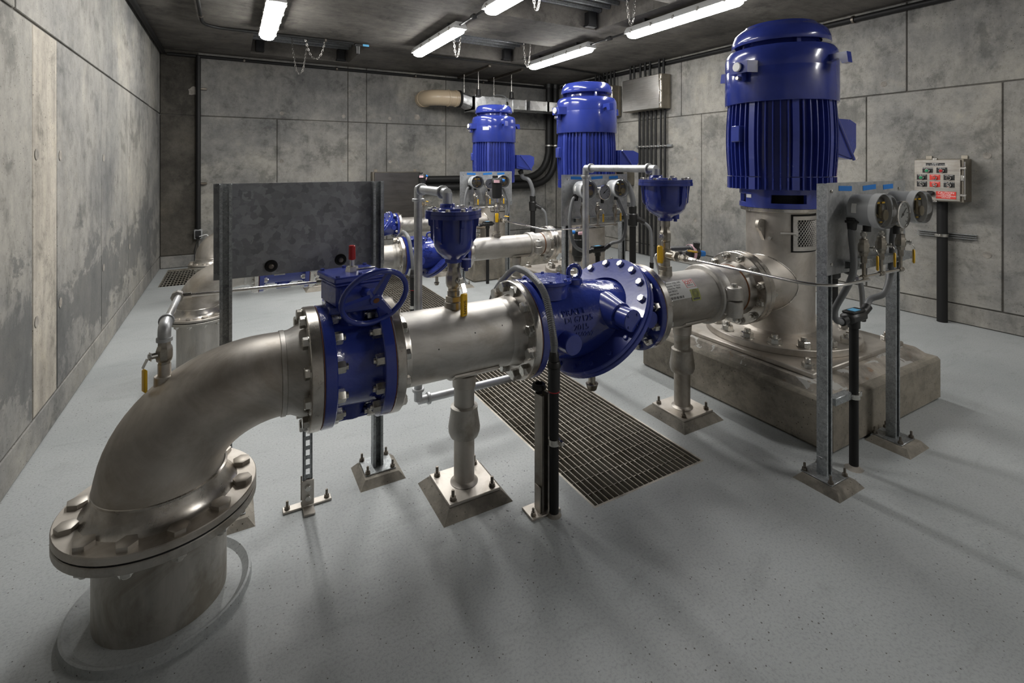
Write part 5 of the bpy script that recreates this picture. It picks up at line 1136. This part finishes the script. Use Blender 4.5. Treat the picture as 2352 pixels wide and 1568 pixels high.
# strut post with knob and black conduit, in front of the check valve
t = thing('strut_post', 'short steel strut post with black knob at the grating edge', 'support', (1.305, 2.008, 0))
part('post', MB().prism(csec(), .55, T(1.305, 2.008, .01) @ R(.2, 'Z')), M_SSR, t)
f = part('foot_bracket', MB().box((1.30, 2.008, .005), (.16, .10, .01), .002).box((1.275, 2.0, .07), (.006, .05, .12), .002), M_SSD, t)
for dx in (-.06, .06): put('anchor_bolt', bolt_mesh(.012, .013, True, .02, M_BOLTD), f, T(1.30 + dx, 1.985, .01))
part('knob', MB().cyl((1.30, 2.03, .555), (1.30, 2.03, .60), .018, n=12).cyl((1.30, 2.03, .575), (1.30, 2.03, .60), .036, .032, 20, .004), M_BLK, t)
def hose_post(x, y, zc, label, lab2, L):
    t = thing('conduit_post', label, 'conduit', (x, y, 0), group='conduit posts')
    part('pipe', MB().cyl((x, y, 0), (x, y, zc), .0225, n=20), M_BLKP, t)
    part('floor_seal', MB().lathe([(.022, .014), (.03, .004), (.036, 0)], 18, T(x, y, 0)), M_GROUT, t)
    part('coupling', MB().cyl((x, y, zc - .11), (x, y, zc), .029, n=20, bev=.002), M_BLK, t); part('red_cord', MB().ring((x, y, zc - .115), (0, 0, 1), .027, .022, .005, 20), M_RED, t)
    part('clamp', MB().ring((x, y, .335), (0, 0, 1), .028, .022, .028, 18).box((x + .02, y - .03, .349), (.02, .03, .02), .003), M_BOLT, t)
    h = thing('flexible_conduit', lab2, 'conduit', (x, y, zc), group='flexible conduits')
    part('connector', MB().cyl((x, y, zc), (x, y, zc + .03), .033, .029, 20, .003).cyl((x, y, zc + .03), (x, y, zc + .075), .026, .020, 18, .003), M_BLK, h)
    Yc, z0 = L['Y'], L['z']; rh = L['RF'] * 1.2; xx = L['f3'][1] + .045
    pts = [(x, y, zc + .06), (x, y + .005, zc + .14)] + [(xx - .01, Yc - rh * math.cos(a), z0 + rh * math.sin(a)) for a in (.75, 1.15, 1.6, 2.0)] + [(xx - .03, Yc + rh * 1.02, z0 + .10), (xx - .06, Yc + rh * 1.08, z0 - .12)]
    P = spline(pts, 10); part('hose', MB().tube(P, .0165, 12), M_GREYC, h)
    rb = MB()
    for i in range(6, 44): 
        d = (P[i + 1] - P[i - 1]).normalized(); rb.ring(P[i], d, .0183, .0150, .005, 12); q = P[i].lerp(P[i + 1], .5); rb.ring(q, d, .0183, .0150, .005, 12)
    part('corrugation', rb, M_GREYC, h)
hose_post(1.334, 1.95, .70, 'black conduit post standing before the foreground check valve', 'grey corrugated conduit arching over the foreground valve flange', LINES[0])
hose_post(1.46, 4.43, .62, 'black conduit post standing on the middle pipe line grating', 'grey corrugated conduit arching over the middle check valve flange', LINES[1])
hose_post(1.46, 6.83, .62, 'black conduit post on the farthest pipe line', 'grey corrugated conduit arching over the farthest check valve flange', LINES[2])
# ------------------------------------------------------------------ motor conduits
for (nm, p, px, py, zc) in (('big', TB[0], 4.30, 2.25, .95), ('middle', TB[1], 4.32, 4.60, 1.12), ('farthest', TB[2], 4.30, 6.90, 1.12)):
    h = thing('motor_conduit', 'thick grey flexible conduit below the terminal box of the %s motor' % nm, 'conduit', tuple(p), group='motor conduits')
    part('connector', MB().cyl(p + Vector((0, 0, .0)), p + Vector((.02, 0, -.06)), .045, .04, 16, .004), M_BLK, h)
    part('hose', MB().tube(spline([p + Vector((.01, 0, -.03)), p + Vector((.05, -.01, -.12)), (px - .06, py + .02, (p.z + zc) / 2 + .06), (px, py, zc + .12), (px, py, zc)]), .034, 14), M_GREYC, h)
    t = thing('conduit_post', 'black conduit with fitting rising beside the %s motor' % nm, 'conduit', (px, py, 0), group='conduit posts')
    zb = .34
    part('pipe', MB().cyl((px, py, .30 if nm == 'big' else .33), (px, py, zc - .1), .040, n=18), M_BLKP, t)
    part('fitting', MB().cyl((px, py, zc + .03), (px, py, zc - .06), .05, .046, 18, .004).cyl((px, py, zc - .06), (px, py, zc - .22), .062, .058, 18, .012).cyl((px + .03, py - .03, zc - .12), (px + .11, py - .09, zc - .17), .036, .03, 14, .004), M_BLK, t)
    h = thing('flexible_conduit', 'short grey flexible conduit branching beside the %s motor' % nm, 'conduit', (px + .1, py - .08, zc - .17), group='flexible conduits')
    part('hose', MB().tube(spline([(px + .10, py - .08, zc - .165), (px + .16, py - .13, zc - .25), (px + .18, py - .14, zc - .45), (px + .18, py - .14, .44)]), .02, 12), M_GREYC, h)
    part('connector', MB().cyl((px + .18, py - .14, .46), (px + .18, py - .14, .385), .026, .024, 14, .003), M_BLK, h)
# ================================================================== right wall: control station, boxes, conduit banks
def control_station(yc, label, full=True):
    t = thing('control_station', label, 'control box', (XR - .1, yc, 1.27), group='pump control stations')
    y0, y1, z0, z1 = yc - .20, yc + .21, 1.275, 1.72; xf = XR - .19       # y1 is the left side seen from the room
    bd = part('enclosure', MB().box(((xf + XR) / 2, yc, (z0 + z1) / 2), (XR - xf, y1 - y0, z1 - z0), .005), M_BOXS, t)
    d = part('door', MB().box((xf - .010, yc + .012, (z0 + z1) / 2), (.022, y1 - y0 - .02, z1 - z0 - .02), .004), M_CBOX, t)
    for yy in (y0 + .05, y1 - .06): part('mounting_tab', MB().box((XR - .012, yy, z1 + .018), (.006, .055, .04), .002), M_BOXS, t)
    part('door_clamp', MB().box((xf - .005, yc + .03, z1 - .002), (.03, .04, .03), .006), M_BOLT, t); part('door_clamp', MB().box((xf - .005, yc + .03, z0 + .002), (.03, .04, .02), .006), M_BOLT, t)
    for zz in (z0 + .075, z0 + .35): part('latch', MB().box((xf - .004, y0 + .0, zz), (.03, .05, .028), .005), M_BOLT, t)
    part('latch_plate', MB().box((xf - .005, y0 + .005, z0 + .25), (.02, .03, .06), .004), M_BOLT, t)
    part('hinge_rod', MB().cyl((xf - .004, y0 - .012, z0 + .03), (xf - .004, y0 - .012, z1 - .03), .008, n=10), M_TUBE, t)
    xd = xf - .022; F = lambda y, z, e=0.0: T(xd - e, y, z) @ R(-pi / 2, 'Z') @ R(pi / 2, 'X')    # local x to the right, y up, z towards the room
    def plate(u, v, w_, h_, m, nm='label_plate'): return part(nm, MB().box((0, 0, .001), (w_, h_, .003), 0, F(yc + .012 - u, v, 0)), m, d)
    def tx(body, sz, u, v, m=M_WHT, e=.0028):
        o = put('lettering', text_mesh(body, sz, .0008, 'CENTER', m), d, F(yc + .012 - u, v, e))
    plate(-.01, z1 - .058, .16, .03, M_INK); 
    if full: tx('PUMP 3', .016, -.01, z1 - .051); tx('LOCAL CONTROL STATION', .0115 if False else .016, -.01, z1 - .066)
    btn = [(-.075, z1 - .118, M_INK, M_GRN, 'PUMP 3 RUNNING', 'l'), (.045, z1 - .118, M_INK, M_RED, 'PUMP 3 FAIL', 'l'), (-.125, z1 - .192, M_INK, M_GRN, 'PUMP 3 START', 'b'), (-.013, z1 - .192, M_SIGNR, M_SIGNR, 'PUMP 3 STOP', 'b'), (.105, z1 - .192, M_INK, M_INK, 'PUMP 3 RESET', 'b'),
           (-.125, z1 - .265, M_INK, M_INK, 'PUMP 3 MODE', 's'), (-.013, z1 - .265, M_SIGNR, M_SIGNR, 'PUMP 3 STOP', 's'), (.105, z1 - .265, M_INK, M_INK, 'HAND  OFF  AUTO', 's')]
    for u, v, mp, mc, tt, kd in btn:
        plate(u, v, .088, .056, mp)
        if full: tx(tt, .011, u, v + .020)
        B = F(yc + .012 - u, v - .006, .003)
        b = part('push_button', MB().lathe([(0, 0), (.022, 0), (.022, .012), (.017, .018), (.014, .018)], 24, B), M_TUBE, d)
        part('button_cap', MB().lathe([(.014, .012), (.014, .026 if kd != 's' else .018), (.011, .029 if kd != 's' else .019), (0, .029 if kd != 's' else .019)], 20, B), mc, b)
        if kd == 's': part('selector_knob', MB().box((0, 0, .026), (.010, .034, .018), .003, B @ R(.7, 'Z')), M_BOLT, b)
    plate(.095 - .015, z1 - .375, .165, .075, M_SIGNR, 'caution_plate')
    if full:
        tx('CAUTION', .030, .08, z1 - .353); tx('THIS PANEL', .017, .08, z1 - .372); tx('CONTAINS FOREIGN', .017, .08, z1 - .386); tx('VOLTAGE', .017, .08, z1 - .400)
    part('selector_hood', MB().box((xd - .02, yc + .06, z1 - .36), (.05, .06, .05), .012), M_BLK, t)
    p = thing('conduit_post', 'black conduit running from the floor up to ' + ('the lit control box on the right wall' if full else 'the control box by the %s motor' % label.split()[-2]), 'conduit', (XR - .08, yc - .0, 0), group='conduit posts')
    part('pipe', MB().cyl((XR - .08, yc + .01, 0), (XR - .08, yc + .01, z0), .046, n=22), M_BLKP, p)
    part('clamp', MB().ring((XR - .08, yc + .01, .90), (0, 0, 1), .054, .046, .03, 20).box((XR - .135, yc + .03, .915), (.02, .05, .03), .004), M_BOLT, p)
    s = thing('wall_strut', 'short horizontal strut clamped behind the conduit below ' + ('the nearest control box' if full else 'the control box by the %s motor' % label.split()[-2]), 'strut', (XR - .02, yc, .915))
    part('channel', MB().box((XR - .012, yc, .915), (.024, .50, .004)).box((XR - .016, yc, .937), (.032, .50, .004)).box((XR - .016, yc, .893), (.032, .50, .004)), M_STRUT, s)
control_station(2.315, 'stainless pump control box with coloured buttons on the right wall')
control_station(7.22, 'stainless control box with coloured buttons by the middle motor', False)
def wall_box(y0, y1, z0, z1, x, label, grp):
    t = thing('junction_cabinet', label, 'cabinet', (XR - .1, (y0 + y1) / 2, z0), group=grp)
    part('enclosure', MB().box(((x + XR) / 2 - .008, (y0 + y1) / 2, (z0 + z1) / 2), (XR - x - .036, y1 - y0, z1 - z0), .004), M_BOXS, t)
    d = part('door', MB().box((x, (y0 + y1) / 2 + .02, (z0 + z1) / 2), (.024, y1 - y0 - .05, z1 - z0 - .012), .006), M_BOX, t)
    part('hinge', MB().cyl((x + .01, y0 + .022, z0 + .03), (x + .01, y0 + .022, z1 - .03), .010, n=10), M_TUBE, d)
    for zz in (z0 + .09, (z0 + z1) / 2, z1 - .1): part('latch', MB().box((x - .004, y0 + .02, zz), (.03, .035, .03), .004), M_BOLT, d)
    part('rib', MB().box(((x + XR) / 2 + .04, y0 - .001, (z0 + z1) / 2), (.006, .004, z1 - z0 - .01)), M_BOXS, t)
wall_box(6.10, 7.06, 2.63, 3.22, 6.38, 'stainless wall cabinet beside the middle motor on the right wall', 'stainless wall cabinets')
wall_box(7.35, 8.30, 2.60, 3.19, 6.38, 'stainless wall cabinet half hidden behind the middle motor cap', 'stainless wall cabinets')
cn = 0
def bank(ys, z0, z1, x, r, label, name='wall_conduit'):
    nn = ['leftmost', 'second from left', 'third from left', 'fourth from left', 'fifth from left', 'sixth from left', 'seventh from left']
    for i, y in enumerate(sorted(ys, reverse=True)):
        pipe_thing(name, [(x, y, z0), (x, y, z1)], r, M_BLKP, (nn[i] if i < len(ys) - 1 else 'rightmost') + ' ' + label, 'conduit', group=label)
bank([6.20, 6.30, 6.42, 6.52, 6.62, 6.72, 6.82], .02, 2.64, 6.575, .021, 'black conduit in the row below the uncovered wall cabinet')
t = thing('strut_clamp_bar', 'clamp bar across the conduit row below the wall cabinet', 'strut', (6.6, 6.5, 2.0))
part('channel', MB().box((6.606, 6.50, 1.99), (.04, .86, .04), .003), M_STRUT, t)
for y in [6.20, 6.30, 6.42, 6.52, 6.62, 6.72, 6.82]: part('clamp', MB().ring((6.575, y, 1.978), (0, 0, 1), .027, .021, .024, 14).box((6.545, y, 1.99), (.02, .03, .022), .003), M_BOLT, t)
bank([6.18, 6.28, 6.50, 6.62, 6.74, 6.90, 7.00], 3.20, 3.5, 6.52, .021, 'black conduit stub above the uncovered wall cabinet', 'conduit_stub')
bank([7.45, 7.55, 7.66, 7.77, 7.90, 8.02], 3.17, 3.5, 6.52, .021, 'black conduit stub above the half hidden wall cabinet', 'conduit_stub')
# ------------------------------------------------------------------ back wall: cabinet, big black pipes, duct
t = thing('back_wall_cabinet', 'dark stainless cabinet on the back wall behind the dark panel', 'cabinet', (2.8, 9.5, .60))
part('enclosure', MB().box((2.80, 9.53, 1.06), (.94, .14, .92), .005), M_BOXS, t); part('door', MB().box((2.82, 9.445, 1.06), (.92, .03, .90), .006), M_BOXDK, t)
for x in (2.42, 3.2): part('mounting_tab', MB().box((x, 9.59, 1.545), (.06, .006, .05), .002), M_BOXS, t)
t = thing('branch_tap', 'small red-labelled black fitting at the cabinet corner', 'pipe fitting', (3.32, 9.3, 1.4)); part('body', MB().cyl((3.27, 9.38, 1.42), (3.40, 9.38, 1.36), .05, .04, 14, .006), M_BLK, t); part('label_band', MB().ring((3.33, 9.38, 1.392), (.13, 0, -.06), .054, .045, .03, 16), M_PINK, t); part('cap', MB().cyl((3.27, 9.38, 1.42), (3.23, 9.38, 1.44), .02, n=10), M_CYAN, t)
for i, (x, z) in enumerate(((6.33, 1.36), (6.51, 1.20))):
    P = [(3.28, 9.46, z), (x, 9.46, z), (x, 9.46, 3.5)]
    t = pipe_thing('drain_pipe', P, .075, M_BLKP, ('upper', 'lower')[i] + ' of the two thick black pipes bending up the back wall corner', 'pipe', .75, 20)
    part('ceiling_collar', MB().ring((x, 9.46, 3.40), (0, 0, 1), .10, .074, .10, 20, .004), M_BLK, t)
    part('clamp', MB().ring((x, 9.46, 2.08), (0, 0, 1), .083, .074, .03, 20), M_BOLT, t)
# ventilation: beige pipe elbow, adapter, box, duct on hanger rods
t = thing('vent_elbow', 'beige plastic vent pipe elbow coming out of the back wall', 'pipe elbow', (3.36, 9.6, 2.97))
pts = [(3.36, 9.62, 2.97), (3.36, 9.52, 2.97)] + [tuple(p) for p in arc((3.64, 9.40, 2.97), (-1, 0, 0), (0, -1, 0), .28, .0, pi / 2, 14)] + [(3.95, 9.12, 2.97)]
part('pipe', MB().tube(pts, .155, 32), M_PVC, t)
for a, d in (((3.36, 9.47, 2.97), (0, -1, 0)), ((3.70, 9.12, 2.97), (1, 0, 0)), ((3.86, 9.12, 2.97), (1, 0, 0))): part('socket_ridge', MB().ring(a, d, .168, .15, .035, 32, .006), M_PVC, t)
part('rubber_seal', MB().ring((3.93, 9.12, 2.97), (1, 0, 0), .170, .12, .05, 32, .006), M_RUB, t)
t = thing('air_duct', 'galvanized rectangular duct with fan box hanging from the ceiling', 'duct', (4.5, 9.0, 2.74))
mb = MB(); n = 16
A = [(3.97, 9.12 + .15 * math.cos(2 * pi * (i + .5) / n), 2.97 + .15 * math.sin(2 * pi * (i + .5) / n)) for i in range(n)]
def sq(i):
    a = 2 * pi * (i + .5) / n; c_, s_ = math.cos(a), math.sin(a); k = 1 / max(abs(c_), abs(s_)); return (4.14, 9.05 + .22 * c_ * k, 2.88 + .13 * s_ * k)
mb.add(A + [sq(i) for i in range(n)], [(i, (i + 1) % n, n + (i + 1) % n, n + i) for i in range(n)]); part('adapter', mb, M_DUCT, t, ang=15)
part('fan_box', MB().box((4.55, 8.98, 2.865), (.86, .50, .27), .004).box((4.13, 8.98, 2.865), (.02, .53, .30), .003).box((4.97, 8.98, 2.865), (.02, .53, .30), .003), M_DUCT, t)
for x in (5.30, 5.80, 6.28): part('duct_section', MB().box((x - .165 if x < 6 else x - .22, 8.98, 2.885), (.33 if x < 5.5 else .48, .44, .20), .003).box((x, 8.98, 2.885), (.012, .455, .215)), M_DUCT, t)
for x, y in ((4.18, 8.70), (4.92, 8.70), (4.12, 9.24), (4.80, 9.24)):
    h = thing('hanger_rod', '%s hanger rod with black mount carrying the duct box' % {(4.18, 8.70): 'front left', (4.92, 8.70): 'front right', (4.12, 9.24): 'rear left', (4.80, 9.24): 'rear right'}[(x, y)], 'hanger', (x, y, 3.0), group='duct hanger rods')
    part('rod', MB().cyl((x, y, 3.04), (x, y, 3.49), .011, n=10), M_BOLT, h)
    part('mount', MB().cyl((x, y, 2.99), (x, y, 3.12), .045, .04, 16, .008).box((x, y, 2.985), (.11, .06, .02), .003) if y < 9 else MB().box((x, y, 3.03), (.10, .08, .05), .006), M_BLK, h)
for i, x in enumerate((4.15, 4.86)):
    single('ceiling_strut', MB().box((x, 8.9, 3.475), (.05, 1.5, .04), .003), M_BOLTD, ('left', 'right')[i] + ' dark strut fixed to the ceiling above the duct box', 'strut', (x, 8.9, 3.5))
t = thing('duct_cable', 'grey cable looping over the duct box to its switch', 'cable', (4.62, 8.73, 3.0)); part('cable', MB().tube(spline([(4.55, 8.95, 3.005), (4.66, 8.84, 3.06), (4.80, 8.74, 3.02), (4.83, 8.715, 2.90)]), .012, 10), M_GREYC, t); part('gland', MB().cyl((4.83, 8.728, 2.92), (4.83, 8.70, 2.86), .02, n=10), M_BLK, t)
# scattered water drops on the floor by the grating
mb = MB()
for i in range(90):
    x = random.uniform(1.05, 1.50); y = random.uniform(1.75, 2.45); r = random.uniform(.002, .008)
    if random.random() < .5: x = random.gauss(1.33, .06); y = random.gauss(2.05, .12)
    mb.lathe([(0, r * .28), (r * .6, r * .22), (r, 0)], 8, T(x, y, .0) @ R(random.random() * 6, 'Z') @ S3(1, random.uniform(.4, 1), 1))
o = single('water_drops', mb, mat('water', (.3, .31, .32), .03, spec=.8), 'scattered water drops on the floor beside the grating', 'water', (1.3, 2.1, 0)); o['kind'] = 'stuff'
